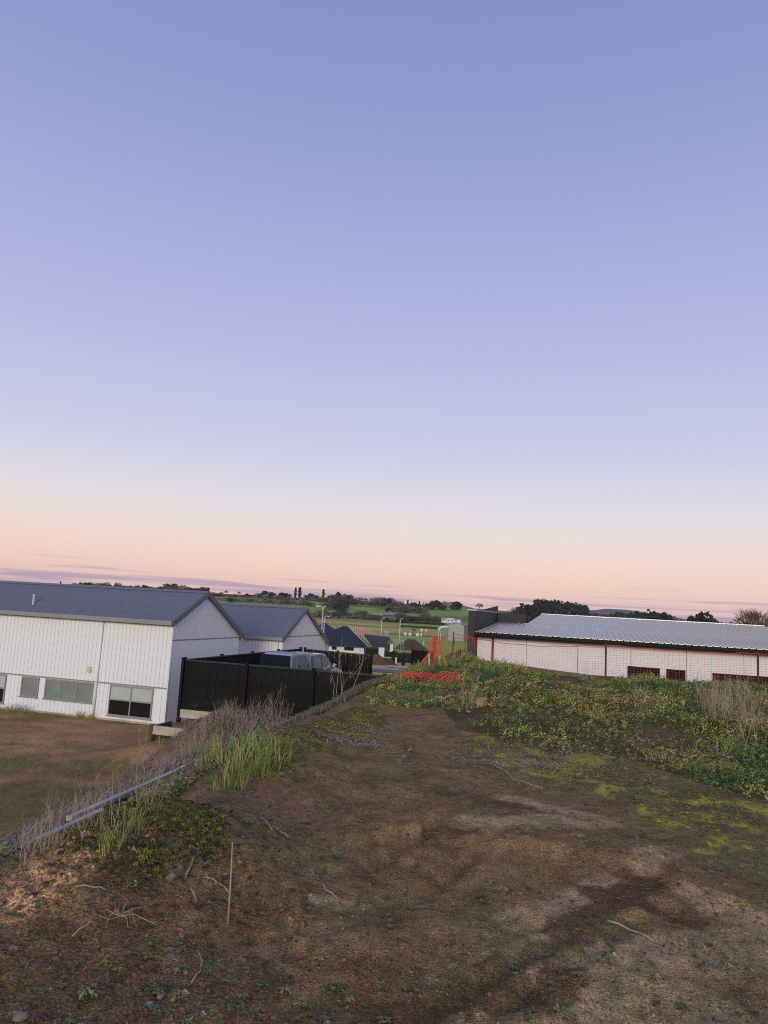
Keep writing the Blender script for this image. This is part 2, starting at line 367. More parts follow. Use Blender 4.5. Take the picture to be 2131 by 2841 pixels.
PALE = [((1420, 2215), (1690, 2290), .16), ((1330, 2300), (1560, 2290), .20), ((1500, 2310), (1700, 2300), .12), ((1330, 2680), (1700, 2520), .075), ((1480, 2560), (1640, 2480), .16), ((1430, 2770), (1560, 2700), .05),
        ((1720, 2680), (2050, 2640), .26), ((1560, 2790), (1900, 2800), .28), ((1780, 2420), (1830, 2380), .14), ((1600, 2500), (1690, 2440), .10), ((900, 2515), (970, 2515), .06), ((1950, 2500), (2100, 2560), .2)]
DARK = [((1300, 2700), (1600, 2600), .09), ((1100, 2800), (1400, 2740), .14), ((1560, 2700), (1500, 2790), .07), ((1200, 2320), (1500, 2350), .07), ((1250, 2200), (1450, 2240), .12), ((1560, 2580), (1800, 2460), .13), ((1650, 2480), (1900, 2560), .1)]

def ground_colour(x, y):
    n = len(x); r = np.hypot(x, y); s = x - wallx(y); u = -s
    soil = np.array([.25, .148, .060]); pale = np.array([.46, .30, .145]); dark = np.array([.130, .074, .032])
    C = np.tile(soil, (n, 1)); mixc = lambda c, k: C.__setitem__(slice(None), C + (np.asarray(c) - C) * np.clip(k, 0, 1)[:, None])
    n1 = fbm(x, y, .9, 4, 1); n2 = fbm(x, y, .22, 4, 3); n3 = fbm(x, y, .06, 3, 5)
    mixc((.225, .150, .062), .55 + 1.6 * n1); mixc((.34, .21, .095), ss(.05, .4, n2) * .55); mixc((.12, .066, .028), ss(.1, .5, -n2) * .5)
    wob = .10 * fbm(x, y, .5, 3, 6) + .06 * n2 + .035 * n3
    for p, q, w in PALE:
        d = capsule(x, y, gz(*p), gz(*q)) + wob; mixc(pale * (1 + .2 * n2[:, None]), (1 - ss(w * .75, w * 1.2, d)) * .85)
    for p, q, w in DARK:
        d = capsule(x, y, gz(*p), gz(*q)) + wob; mixc(dark, (1 - ss(w * .7, w * 1.2, d)) * .85)
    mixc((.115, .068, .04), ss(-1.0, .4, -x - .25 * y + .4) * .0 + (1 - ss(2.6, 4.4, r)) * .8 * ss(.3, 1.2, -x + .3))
    mixc((.17, .15, .055), ss(.5, 1.1, x) * ss(3.3, 2.7, y) * ss(-.1, .4, n2 + n1 + .15) * .8); mixc((.19, .16, .06), ss(.0, .5, fbm(x, y, .35, 4, 6)) * .5 * (y < 9))
    # mossy and weedy ground
    jx = x + .25 * fbm(x, y, .9, 3, 2); jy = y + .5 * fbm(x, y, 1.1, 3, 5)
    veg = inpoly(jx, jy, VEG); moss = inpoly(jx, jy, MOSSR); berm = inpoly(jx, jy, BERM)
    mixc((.175, .155, .055), moss * (.70 + 1.2 * n2)); mixc((.17, .15, .055), ss(1.2, 3.5, x + .5 * n1) * ss(3.6, 5.5, y) * (y < 12) * ss(-.2, .35, n2 + n3) * .75); mixc((.40, .32, .05), moss * ss(.05, .4, n2 + .5 * n1 + .3 * n3))
    mixc((.085, .075, .030), veg * .9); mixc((.160, .10, .05), veg * ss(.1, .5, n1) * .8)
    mixc((.125, .10, .035), berm * .8); mixc((.29, .225, .035), berm * ss(.0, .4, n2))
    cl = capsule(x, y, gz(5, 2610, .0), gz(430, 2268, .28)) + .10 * n2
    mixc((.64, .37, .17), (1 - ss(.16, .32, cl)) * .95)
    er = capsule(x, y, gz(700, 2195), gz(830, 2290)) + .15 * n2
    mixc((.30, .165, .085), (1 - ss(.1, .32, er)) * .75)
    kk = capsule(x, y, gz(500, 2260, .3), gz(330, 2400, .2)) + .2 * n2     # mossy crown of the near berm
    mixc((.075, .058, .026), (1 - ss(.15, .5, kk)) * .8)
    mixc((.20, .145, .07), ((s > 0) & (s < 1.4)) * ss(0, .5, n2 + .45) * .7 * (y > 4))
    ee = ss(15, 19, y); mixc((.22, .15, .085), ee * (s > 0) * .8); mixc((.22, .19, .07), ee * (s > 0) * ss(0, .5, n1) * .8)
    # lower lot
    C = C * 1.14
    lo = (s <= 0)
    lc = np.tile([.42, .24, .11], (n, 1)) * (1 + .35 * fbm(x, y, 3, 4, 3)[:, None] + .45 * fbm(x * .5, y, .5, 3, 1)[:, None])
    g = ss(-.08, .22, fbm(x * .55, y, 1.6, 4, 4) + .45 * fbm(x, y, .35, 3, 2) + .85 * ss(27, 17, y) - .22 + .25 * np.exp(-((y - 33 - .28 * (-x - 9)) / 1.2) ** 2))
    lc = lc + (np.array([.25, .22, .06]) - lc) * (g * .62)[:, None]
    U = np.interp(y, [0, 10, 18, 23, 27], [5.2, 6.2, 7.2, 7.4, 7.0])
    bank = ss(1.05, .75, u / U + .12 * fbm(x, y, 1.2, 3, 1))
    bc = np.tile([.40, .25, .13], (n, 1)) * (1 + .4 * fbm(x, y, .5, 4, 2)[:, None])
    bg_ = ss(-.05, .25, fbm(x, y, 1.3, 3, 7) + .35 * ss(15, 8, y)); bc = bc + (np.array([.10, .095, .035]) - bc) * (bg_ * .8)[:, None]
    lc = lc + (bc - lc) * bank[:, None]
    a = (x - P0[0]) * AX[0] + (y - P0[1]) * AX[1]; bb = (x - P0[0]) * BX[0] + (y - P0[1]) * BX[1]
    yard = (a > -.1) * (bb > -.1) * (bb < 13)
    lc[yard > 0] = [.17, .155, .14]
    C = np.where(lo[:, None], lc, C)
    # valley
    v = np.tile([.105, .115, .042], (n, 1)); nb = fbm(x, y, 60, 3, 2); yy = r + 10 * fbm(x, y, 90, 2, 4)
    def bandc(c, lo_, hi, k=1.0, f=8):
        kk_ = ss(lo_ - f, lo_ + f, yy) * (1 - ss(hi - f, hi + f, yy)) * k
        v.__setitem__(slice(None), v + (np.array(c) - v) * kk_[:, None])
    bandc((.115, .105, .052), 40, 100, 1, 4); bandc((.085, .122, .036), 100, 320, .9); bandc((.150, .125, .060), 132, 150, .7, 3)
    bandc((.135, .125, .048), 345, 470); bandc((.165, .135, .062), 400, 425, .8); bandc((.090, .110, .036), 470, 520); bandc((.150, .128, .055), 520, 640, .9); bandc((.080, .100, .036), 640, 1000)
    bandc((.068, .108, .032), 1000, 1800, 1, 40)
    v *= np.array([4.3, 3.8, 2.5])[None] * (1 + .30 * nb + .22 * fbm(x, y, 12, 3, 5))[:, None]
    hb = ss(1000, 1100, r) * ss(.05, .35, fbm(x, y, 110, 3, 6)); v = v + (np.array([.07, .095, .035]) - v) * (hb * .6)[:, None]
    k = np.maximum(ss(40, 46, y - .15 * np.abs(x)), ss(45, 80, r)); k = np.where((x > 3) & (y > 0), ss(40, 60, r), k)
    return C + (v - C) * k[:, None]

ang = np.radians(np.concatenate([np.arange(-180, -37, 6.5), np.arange(-36.5, 36.51, .165), np.arange(40, 174, 6.5)]))
rad = np.concatenate([np.geomspace(.45, 40, 410), np.geomspace(41, 9000, 205)])
TH, RR = np.meshgrid(ang, rad); GX = RR * np.sin(TH); GY = RR * np.cos(TH)
gx, gy = GX.ravel(), GY.ravel(); gzv = H(gx, gy)
na, nr = len(ang), len(rad)
i = np.arange(nr - 1)[:, None] * na; j = np.arange(na)[None]; j2 = (j + 1) % na
Fq = np.stack([i + j, i + j2, i + na + j2, i + na + j], -1).reshape(-1, 4)[:, ::-1]
V = np.stack([gx, gy, gzv], 1); C = ground_colour(gx, gy)
V = np.vstack([V, [[0, 0, hz(0, 0)]]]); C = np.vstack([C, C[:1]])
fan = np.stack([np.arange(na), (np.arange(na) + 1) % na, np.full(na, len(V) - 1), np.full(na, len(V) - 1)], 1)
ground = npmesh('ground', V, Fq, C, M['ground'], smooth=True, kind='structure')

def sheet(name, quad, material, off=.03, nu=24, nv=6, zfun=None):
    p = np.array(quad, float); u, v = np.meshgrid(np.linspace(0, 1, nu), np.linspace(0, 1, nv))
    u, v = u.ravel()[:, None], v.ravel()[:, None]
    q = (p[0] * (1 - u) + p[1] * u) * (1 - v) + (p[3] * (1 - u) + p[2] * u) * v
    z = H(q[:, 0], q[:, 1]) + off
    V = np.hstack([q, z[:, None]]); V2 = V.copy(); V2[:, 2] -= .15 + off
    f = [(b * nu + a, b * nu + a + 1, (b + 1) * nu + a + 1, (b + 1) * nu + a) for b in range(nv - 1) for a in range(nu - 1)]
    return npmesh(name, V, f, None, material, kind='structure')
def px_x(px, d): return at(px, 1695 + (px - 1065) * .056, d)[0]
sheet('road', [(-9, 57), (10, 53), (11, 60), (-8, 65)], M['asphalt'], .03)
sheet('kerb', [(-8, 65.1), (11, 60.1), (11, 60.6), (-8, 65.6)], M['concrete'], .12, 24, 2)
sheet('driveway', [(px_x(1080, 72), 72), (px_x(1150, 70), 70), (px_x(1150, 80), 80), (px_x(1085, 84), 84)], M['concrete'], .05)
sheet('far_road', [(px_x(1060, 335), 335), (px_x(1330, 330), 330), (px_x(1330, 350), 350), (px_x(1060, 352), 352)], M['asphalt'], .06)

# distant blue hills
t = np.linspace(-.7, .75, 420); d = np.linspace(0, 1, 26)
prof = np.interp(t, [-.7, -.3, -.1, .08, .112, .135, .18, .24, .262, .285, .31, .34, .37, .4, .425, .45, .48, .54, .6, .75], [14, 10, 6, 12, 27, 20, 10, 18, 27, 33, 41, 40, 35, 31, 23, 15, 11, 24, 28, 20])
TT, DD = np.meshgrid(t, d); yy = 5600 + 1900 * DD; xx = TT * yy
hh = np.interp(TT.ravel(), t, prof).reshape(TT.shape)
zz = -20 + (EYE + hh * 3.25 + 20) * np.sin(np.pi * np.clip(DD, 0, 1)) ** .8 * (1 + .22 * fbm(xx, yy, 700, 4, 2)) + 6 * fbm(xx, yy, 160, 3, 1) * np.sin(np.pi * DD)
nt = len(t); f = [(b * nt + a, b * nt + a + 1, (b + 1) * nt + a + 1, (b + 1) * nt + a) for b in range(25) for a in range(nt - 1)]
npmesh('distant_hills', np.stack([xx.ravel(), yy.ravel(), zz.ravel()], 1), f, None, M['hill'], smooth=True, kind='structure')

# ------------------------------------------------------------------ white houses at the left
def rib_sheet(w, run0, run1, ribs, slope_fn, rib_h=.03, lap=0.0):
    """one corrugated roofing sheet: x across, runs from y=run0 to run1, z from slope_fn"""
    xs = [0.0]; zs = [0.0]; p = w / ribs
    for k in range(ribs):
        c = (k + .5) * p; xs += [c - .035, c - .018, c + .018, c + .035]; zs += [0, rib_h, rib_h, 0]
    xs.append(w - .002); zs.append(0); mb = MB(); n = len(xs)
    v = [(x, y, slope_fn(y) + z + dz) for dz in (0, -.02) for y in (run0, run1) for x, z in zip(xs, zs)]
    f = []
    for a in range(n - 1): f += [(a, a + 1, n + a + 1, n + a), (2 * n + a, 3 * n + a, 3 * n + a + 1, 2 * n + a + 1), (a, 2 * n + a, 2 * n + a + 1, a + 1), (n + a, n + a + 1, 3 * n + a + 1, 3 * n + a)]
    f += [(0, n, 3 * n, 2 * n), (n - 1, 3 * n - 1, 4 * n - 1, 2 * n - 1)]
    return mb.add(v, f)

def window(parent, x0, x1, z0, z1, cols, rows, y=-.03, fr=.055, panes=None, lab=None):
    """frame with a sub-part per pane; rows = list of z splits"""
    mb = MB(); xs = [x0 + (x1 - x0) * k / cols for k in range(cols + 1)]; zs = [z0] + rows + [z1]
    for k, x in enumerate(xs):
        a = x if k == 0 else (x - fr if k == cols else x - fr / 2); mb.box(a, a + fr, y - .035, y + .05, z0, z1)
    for k, z in enumerate(zs):
        a = z if k == 0 else (z - fr if k == len(zs) - 1 else z - fr / 2)
        for c in range(cols):
            l_ = xs[c] + (fr if c == 0 else fr / 2); r_ = xs[c + 1] - (fr if c == cols - 1 else fr / 2)
            mb.box(l_, r_, y - .033, y + .05, a, a + fr)
    mb.box(x0 - .05, x1 + .05, y - .07, y - .037, z0 - .05, z0 - .003)
    w = mb.build('window', M['alum'], parent)
    if lab: w['label'] = lab
    for c in range(cols):
        for k in range(len(zs) - 1):
            l_ = xs[c] + (fr if c == 0 else fr / 2); r_ = xs[c + 1] - (fr if c == cols - 1 else fr / 2)
            b_ = zs[k] + (fr if k == 0 else fr / 2); t_ = zs[k + 1] - (fr if k == len(zs) - 2 else fr / 2)
            MB().box(l_ + .002, r_ - .002, y - .004, y + .02, b_ + .002, t_ - .002).build('pane', M[panes[k][c] if isinstance(panes[k], (list, tuple)) else panes[k]], w)
    return w

def white_house(name, label, loc, Lx, fh, ay, ah, by, bh, band, windows=(), lamp=None, pipe=None, board=.212, gband=3.7, full=True, visible=10.0):
    h = thing(name, label, 'house', loc, -A16)
    MB().prism([(.0, 0), (0, fh - .02), (ay, ah - .06), (by, bh - .04), (by, 0)], 'x', -Lx, -.03).build('wall', M['white'], h)
    MB().box(-Lx, .005, -.045, -.002, -.25, .07).build('footing', M['sleeper'], h)
    # front boards, one object each
    cache = {}
    def put(x, z0, z1):
        k = round(z1 - z0, 3)
        if k not in cache: cache[k] = MB().box(0, board - .014, -.03, -.004, 0, z1 - z0).mesh('board', M['white'])
        link('board', cache[k], h, (x, 0, z0))
    nb = int(visible / board)
    for k in range(nb):
        x = -(k + 1) * board - .035
        if band:
            put(x, band + .03, fh - .1)
            spans = [w for w in windows if x + board > w[0] - .03 and x < w[1] + .03]
            if spans: put(x, .08, min(w[2] for w in spans) - .06)
            else: put(x, .08, band - .03)
        else: put(x, .08, fh - .1)
    MB().box(-.035, .012, -.04, .05, .08, fh - .05).build('corner_board', M['white'], h)
    if band:
        x = .0
        MB().box(-visible, -.05, -.05, -.005, band - .028, band + .028).build('band_flashing', M['gutter'], h)
    # gable cladding: narrow boards far off, joined, with a metal band
    mb = MB(); k = 0; y = .02
    top = lambda y_: fh - .05 + (ah - fh) * y_ / ay if y_ < ay else ah - .05 + (bh - ah) * (y_ - ay) / (by - ay)
    while y < by - .05:
        y2 = min(y + board - .02, by); 
        for z0, z1f in ((0.05, lambda q: gband - .02), (gband + .02, top)):
            za, zb_ = z1f(y) - .02, z1f(y2) - .02
            if min(za, zb_) > z0 + .03:
                mb.add([(-.03, y, z0), (-.03, y2, z0), (-.03, y2, zb_), (-.03, y, za), (0, y, z0), (0, y2, z0), (0, y2, zb_), (0, y, za)],
                       [(4, 5, 6, 7), (0, 4, 7, 3), (1, 2, 6, 5), (3, 7, 6, 2), (0, 1, 5, 4)])
        y += board
    mb.build('gable_cladding', M['gable'], h, kind='stuff')
    MB().box(-.02, .02, .02, by - .02, gband - .018, gband + .018).build('gable_flashing', M['alum'], h)
    # roof
    s1 = (ah - fh) / ay; s2 = (bh - ah) / (by - ay)
    f1 = lambda y_: fh + .06 + s1 * y_; f2 = lambda y_: ah + .06 + s2 * (y_ - ay)
    W, R_ = .72, 3
    m1 = rib_sheet(W, -.28, ay - .01, R_, f1).mesh('roof_sheet', M['roof']); m2 = rib_sheet(W, ay + .01, by + .28, R_, f2).mesh('roof_sheet', M['roof'])
    k = 0; x = .1
    while x > -Lx:
        x -= W; link('roof_sheet', m1, h, (x, 0, 0)); link('roof_sheet', m2, h, (x, 0, 0))
    MB().prism([(ay - .16, f1(ay - .16) + .035), (ay, f1(ay) + .06), (ay + .16, f2(ay + .16) + .035), (ay, f1(ay) + .035)], 'x', x, .12).build('ridge_cap', M['roof'], h)
    MB().box(x, .12, -.42, -.285, fh - .20, fh - .01).build('gutter', M['gutter'], h)
    MB().box(x, .10, -.283, -.25, fh - .24, fh - .04).build('fascia', M['trim'], h)
    MB().box(x, .08, -.249, -.03, fh - .17, fh - .14).build('soffit', M['white'], h)
    MB().prism([(-.29, f1(-.29) - .2), (-.29, f1(-.29) + .05), (ay, f1(ay) + .05), (by + .29, f2(by + .29) + .05), (by + .29, f2(by + .29) - .2), (ay, f1(ay) - .2)], 'x', .105, .15).build('barge_board', M['trim'], h)
    MB().box(x, .1, by + .285, by + .41, bh - .36, bh - .18).build('gutter', M['gutter'], h)
    for w in windows: window(h, *w)
    if pipe is not None:
        mb = MB().tube([(pipe, -.10, fh - .2), (pipe, -.10, .05)], .05, 8)
        p = mb.build('downpipe', M['white'], h, smooth=True)
        for z in (1.0, 2.6, 3.9):
            if z < fh - .4: MB().box(pipe - .06, pipe + .06, -.16, -.03, z, z + .04).build('bracket', M['white'], p)
    if lamp:
        l_ = MB().box(lamp[0] - .11, lamp[0] + .09, -.12, -.03, lamp[1] - .13, lamp[1] + .13).build('meter_box', M['cream'], h)
        MB().box(lamp[0] - .08, lamp[0] + .06, -.135, -.122, lamp[1] - .09, lamp[1] + .02).build('lid', M['cream'], l_)
    return h
W1 = [(-10.0, -8.58, .24, 1.55, 2, [.92], -.03, .055, ['glass', 'blind'], 'tall window cut by the left edge with pale blinds above dark panes'),
      (-7.70, -6.73, .66, 1.55, 1, [], -.03, .055, [['frost']], 'single square frosted window'),
      (-6.36, -3.78, .66, 1.55, 3, [], -.03, .055, [['frost', 'frost', 'frost']], 'long frosted window of three panes'),
      (-2.90, -.68, .23, 1.55, 2, [.92], -.03, .055, ['glass', 'blind'], 'four pane window with pale blinds above dark panes')]
h1 = white_house('white_house', 'nearest white boarded house with grey gable roof and a row of low windows', (-9.03, 32.44, -3.9), 15.0, 4.55, 2.66, 5.85, 6.45, 3.88, 1.60, W1, (-4.06, 2.13), -3.6)
MB().tube([(-8.1, .55, 4.85), (-8.1, .55, 5.28)], .05, 8).build('vent_pipe', M['lampwhite'], h1)
MB().tube([(-8.1, .55, 5.281), (-8.1, .55, 5.36)], .065, 8).build('vent_cowl', M['lampwhite'], h1)
h2 = white_house('white_house', 'second white gabled house standing behind the black fenced yard', (-5.5, 43.0, -3.95), 9.0, 3.69, 3.22, 5.38, 7.3, 3.3, None, (), None, -.27, gband=3.72, visible=4.5)

# ------------------------------------------------------------------ black board fences round the yard
pal_mesh = {}
def board_fence(label, p, q, z0, z1, step=2.5, pal=.15, side=-1, zq=None, first_post=True, cap_w=.10):
    p = np.array(p); q = np.array(q); Ln = float(np.hypot(*(q - p))); rz = math.atan2(q[1] - p[1], q[0] - p[0])
    t_ = thing('board_fence', label, 'fence', (p[0], p[1], z0), rz, 'black board fences round the yard')
    hgt = z1 - z0; n = int(Ln / pal); drop = 0 if zq is None else (zq - z1)
    random.seed(int(Ln * 100))
    key = round(hgt, 2)
    if key not in pal_mesh: pal_mesh[key] = MB().prism([(0.004, 0), (pal - .006, 0), (pal - .006, .018), (.004, .018)], 'z', .06, hgt - .04).mesh('paling', M['black'])
    for k in range(n):
        link('paling', pal_mesh[key], t_, (k * Ln / n, -.009 + random.uniform(-.004, .004) + (k % 2) * .006, drop * k / n + random.uniform(-.006, .006)))
    npst = int(round(Ln / step))
    pm = MB().box(-.05, .05, -.05, .05, -.5, hgt + .03).box(-.065, .065, -.065, .065, hgt + .03, hgt + .07).mesh('post', M['black'])
    for k in range(0 if first_post else 1, npst + 1): link('post', pm, t_, (k * Ln / npst, side * .075, drop * k / npst))
    R = Matrix.Rotation(-math.atan2(drop, Ln), 3, 'Y')
    MB().box(0, Ln, -.05, .05, hgt - .035, hgt + .012, R=R).build('cap_rail', M['blackcap'], t_)
    for z in (.12, hgt * .55): MB().box(0, Ln, -side * .032, -side * .07, z, z + .08, R=R).build('rail', M['black'], t_)
    MB().box(0, Ln, side * .02, side * .045, -.02, .10, R=R).build('bottom_trim', M['black'], t_)
    return t_
near_q = P0 + AX * 7.65; back_p = P0 + BX * 11.45; back_q = back_p + AX * 3.75
nf = board_fence('black board fence nearest the bank with the truck standing behind it', P0, near_q, -2.30, -.57)
board_fence('black board fence running back beside the nearest white house', P0 + BX * .14, back_p, -2.30, -.57, 2.55, side=1)
board_fence('black board fence across the back of the yard behind the truck', back_p + AX * .14, back_q, -2.30, -.57, 1.9, side=1, zq=-.64)
sl_m = MB().box(0, 1.96, -.06, .06, 0, .29).mesh('sleeper', M['sleeper'])
rw = thing('sleeper_wall', 'low pale sleeper wall under the near black fence', 'wall', (P0[0], P0[1], -2.62), -A16)
for k in range(4): link('sleeper', sl_m, rw, (.02 + k * 1.98, -.02, 0))
lw = thing('sleeper_wall', 'pale lower sleeper wall stepping down beside the house corner', 'wall', (P0[0] - .62, P0[1] - .35, -3.15), -A16)
for k in range(2): link('sleeper', sl_m, lw, (k * 1.98, -.30, 0))
MB().box(-.12, -.0, -.40, -.24, -.55, .32).build('post', M['brownpost'], lw)
MB().box(-.10, .0, -.24, .9, -.3, .28).build('end_board', M['brownpost'], lw)

# ------------------------------------------------------------------ parked truck with canopy
th = math.radians(24)
tr = thing('pickup_truck', 'silver pickup truck with dark canopy parked inside the black fence', 'truck', (-4.30, 31.1, -2.30), math.pi / 2 - th)
def section(x, w0, z0, w1, z1, w2, z2):   # half widths at sill, belt, top; closed ring
    return [(x, -w0, z0), (x, -w1, z1), (x, -w1 * .985, z1 + .03), (x, -w2, z2 - .05), (x, -w2 + .06, z2), (x, w2 - .06, z2), (x, w2, z2 - .05), (x, w1 * .985, z1 + .03), (x, w1, z1), (x, w0, z0)]
body = MB()
body.loft([section(x, .84, z0, .92, zb_, .90, zt) for x, z0, zb_, zt in [(0, .55, .95, 1.12), (.06, .45, .95, 1.13), (1.62, .42, .95, 1.13), (1.64, .42, .95, 1.10), (3.55, .40, .95, 1.10)]])
body.loft([section(3.55, .86, .40, .92, .95, .86, 1.12), section(4.1, .86, .40, .92, .95, .84, 1.14), section(4.75, .86, .42, .90, .92, .78, 1.06), section(5.05, .84, .48, .86, .85, .70, .95), section(5.18, .78, .52, .78, .75, .60, .82)])
body.build('body', M['paint'], tr, smooth=False)
cab = MB().loft([section(1.70, .88, 1.11, .86, 1.2, .70, 1.62), section(1.86, .88, 1.11, .86, 1.2, .72, 1.80), section(3.0, .88, 1.11, .86, 1.2, .72, 1.82), section(3.35, .88, 1.11, .86, 1.2, .70, 1.74), section(4.05, .86, 1.11, .84, 1.15, .70, 1.20)]).build('cab', M['paint'], tr)
can = MB().loft([section(.02, .90, 1.135, .88, 1.22, .80, 1.30), section(.22, .90, 1.135, .88, 1.25, .74, 1.80), section(.5, .90, 1.135, .88, 1.25, .73, 1.86), section(1.5, .90, 1.135, .88, 1.25, .73, 1.87), section(1.62, .90, 1.135, .88, 1.22, .72, 1.83)]).build('canopy', M['paint'], tr)
# rear canopy window: slanted dark panel
def quad_panel(c, th_, name, mt, parent):
    c = [Vector(p) for p in c]; nrm = (c[1] - c[0]).cross(c[2] - c[0]).normalized() * th_
    return MB().add([p for p in c] + [p + nrm for p in c], [(3, 2, 1, 0), (4, 5, 6, 7), (0, 1, 5, 4), (1, 2, 6, 5), (2, 3, 7, 6), (3, 0, 4, 7)]).build(name, mt, parent)
quad_panel([(.0, -.82, 1.17), (.19, -.68, 1.79), (.19, .68, 1.79), (.0, .82, 1.17)], .02, 'rear_window', M['navy'], can)
MB().box(-.035, .0, -.60, -.52, 1.18, 1.24).build('handle', M['chrome'], can); MB().box(-.035, .0, .52, .60, 1.18, 1.24).build('handle', M['rubber'], can)
for sgn in (-1, 1):
    def sp(x, z, off=.012):   # point on canopy / cab flank
        w = .865 + (.73 - .865) * (z - 1.27) / (1.82 - 1.27); return (x, sgn * (w + off), z)
    fl = 1 if sgn < 0 else -1
    g_ = quad_panel([sp(.42, 1.27), sp(1.50, 1.27), sp(1.46, 1.72), sp(.50, 1.72)][::fl], .02, 'side_window', M['greyglass'], can)
    for hx in (.62, 1.36): MB().box(hx - .03, hx + .03, sgn * .885, sgn * .915, 1.33, 1.39).build('latch', M['rubber'], g_)
    quad_panel([sp(1.92, 1.19, .004), sp(2.72, 1.19, .004), sp(2.68, 1.68, .012), sp(2.02, 1.68, .012)][::fl], .014, 'rear_side_window', M['carglass'], cab)
    quad_panel([sp(2.80, 1.19, .004), sp(3.78, 1.19, .006), sp(3.22, 1.68, .012), sp(2.80, 1.69, .012)][::fl], .014, 'front_side_window', M['carglass'], cab)
    mr_ = MB().loft([[(3.62 + dx, sgn * (.95 + dy), 1.16 + dz * .22 + .02) for dy, dz in ((0, .1), (.15, .15), (.16, .7), (.03, .8))][::1] for dx in (-.06, .02, .09)]).build('mirror', M['paint'], tr)
    MB().box(3.55, 3.558, min(sgn * .985, sgn * 1.09), max(sgn * .985, sgn * 1.09), 1.22, 1.32).build('mirror_glass', M['chrome'], mr_)
    for xa in (2.55, 3.45): MB().box(xa - .12, xa, sgn * .915, sgn * .945, .98, 1.01).build('door_handle', M['chrome'], tr)
    for xw in (.95, 4.2):
        ty = MB().tube([(xw, sgn * .72, .37), (xw, sgn * .93, .37)], .37, 20).build('wheel', M['rubber'], tr)
        MB().tube([(xw, sgn * .931, .37), (xw, sgn * .945, .37)], .23, 14).build('rim', M['chrome'], ty)
    MB().box(-.03, .02, min(sgn * .72, sgn * .88), max(sgn * .72, sgn * .88), .75, 1.08).build('tail_light', M['red'], tr)
    MB().box(5.0, 5.12, min(sgn * .5, sgn * .78), max(sgn * .5, sgn * .78), .72, .86).build('headlight', M['chrome'], tr)
quad_panel([(3.36, -.66, 1.74), (4.03, -.74, 1.19), (4.03, .74, 1.19), (3.36, .66, 1.74)], .02, 'windscreen', M['carglass'], cab)
MB().box(-.14, -.02, -.85, .85, .45, .62).build('bumper', M['chrome'], tr)
MB().box(-.02, .0, -.80, .80, .64, 1.10).build('tailgate', M['paint'], tr)

# ------------------------------------------------------------------ long low building at the right
rb = thing('low_building', 'long low white building with pale ribbed steel roof behind the orange mesh', 'building', (RB[0], RB[1], 0), -A16)
EZ, SLP, RD, PB = .85, .0505, 22.6, 9.1; LB = 17.5
rf = lambda y_: EZ + SLP * (y_ + .3)
MB().box(-.34, LB, .36, RD - .5, -1.95, EZ - .14).build('wall', M['darktrim'], rb)
pm = MB().box(0, 2.39, .31, .355, 0, 2.55).mesh('wall_panel', M['wrap'])
x = .0; k = 0
while x < LB - 2.3: link('wall_panel', pm, rb, (x + .03, 0, -1.88)); x += 2.41
short = rib_sheet(.88, -.3, PB - .12, 3, rf, .05).mesh('roof_sheet', M['zinc']); full = rib_sheet(.88, -.3, RD, 3, rf, .05).mesh('roof_sheet', M['zinc'])
x = .0
while x < LB:
    link('roof_sheet', short if x < 1.4 else full, rb, (x, 0, 0)); x += .88
LBx = x
MB().box(.0, LBx, -.30, -.26, EZ - .26, EZ - .03).build('fascia', M['darktrim'], rb)
MB().box(.0, LBx, -.42, -.305, EZ - .17, EZ - .035).build('gutter', M['darktrim'], rb)
MB().box(.0, LBx, -.25, .33, EZ - .245, EZ - .205).build('soffit', M['darktrim'], rb)
MB().box(1.76, LBx, RD - .25, RD + .1, rf(RD) + .012, rf(RD) + .075).build('ridge_flashing', M['paleflash'], rb)
MB().box(1.62, 1.755, PB, RD + .1, rf(PB) - .02, rf(PB) + .0).build('barge_flashing', M['paleflash'], rb)
pw = MB().box(-.36, -.02, -.42, PB + .25, -1.95, 1.86).build('parapet_wall', M['darkclad'], rb)
pw['label'] = 'dark clad parapet wall at the left end'
cm_ = MB().box(0, .012, 0, .30, 0, 1.1).mesh('cladding_board', M['darkclad'])
for k in range(29): link('cladding_board', cm_, pw, (-.02, -.35 + k * .318, .74 + k * .0158))
for k in range(1): MB().box(-.34, -.04, -.435, -.421, -1.9, 1.82).build('cladding_board', M['darkclad'], pw)
MB().box(-.40, .03, -.46, PB - .02, 1.862, 1.905).build('parapet_cap', M['paleflash'], pw)
pb_ = MB().box(-.02, 1.62, PB, PB + .25, rf(PB) - .25, 1.84).build('parapet_return', M['darkclad'], rb)
MB().box(-.40, 1.66, PB - .018, PB + .29, 1.862, 1.905).build('parapet_cap', M['darkclad'], pb_)
MB().box(-.018, .10, -.28, PB - .02, EZ + .0, EZ + .004).build('side_flashing', M['darktrim'], rb)
MB().tube([(.80, .22, EZ - .25), (.80, .22, -1.9)], .055, 8).build('downpipe', M['brownpost'], rb)
def bwin(x0, x1, z1, z0=-1.7):
    w = MB().box(x0, x1, .285, .312, z1 - .04, z1).box(x0, x0 + .04, .285, .312, z0, z1 - .04).box(x1 - .04, x1, .285, .312, z0, z1 - .04).box(x0, x1, .285, .312, z0 - .04, z0).build('window', M['darktrim'], rb)
    MB().box(x0 + .042, x1 - .042, .298, .309, z0 + .002, z1 - .042).build('pane', M['glass'], w)
for a_, b_, z_ in ((7.1, 8.52, -.32), (8.8, 9.62, -.33), (10.76, 13.6, -.36)): bwin(a_, b_, z_)

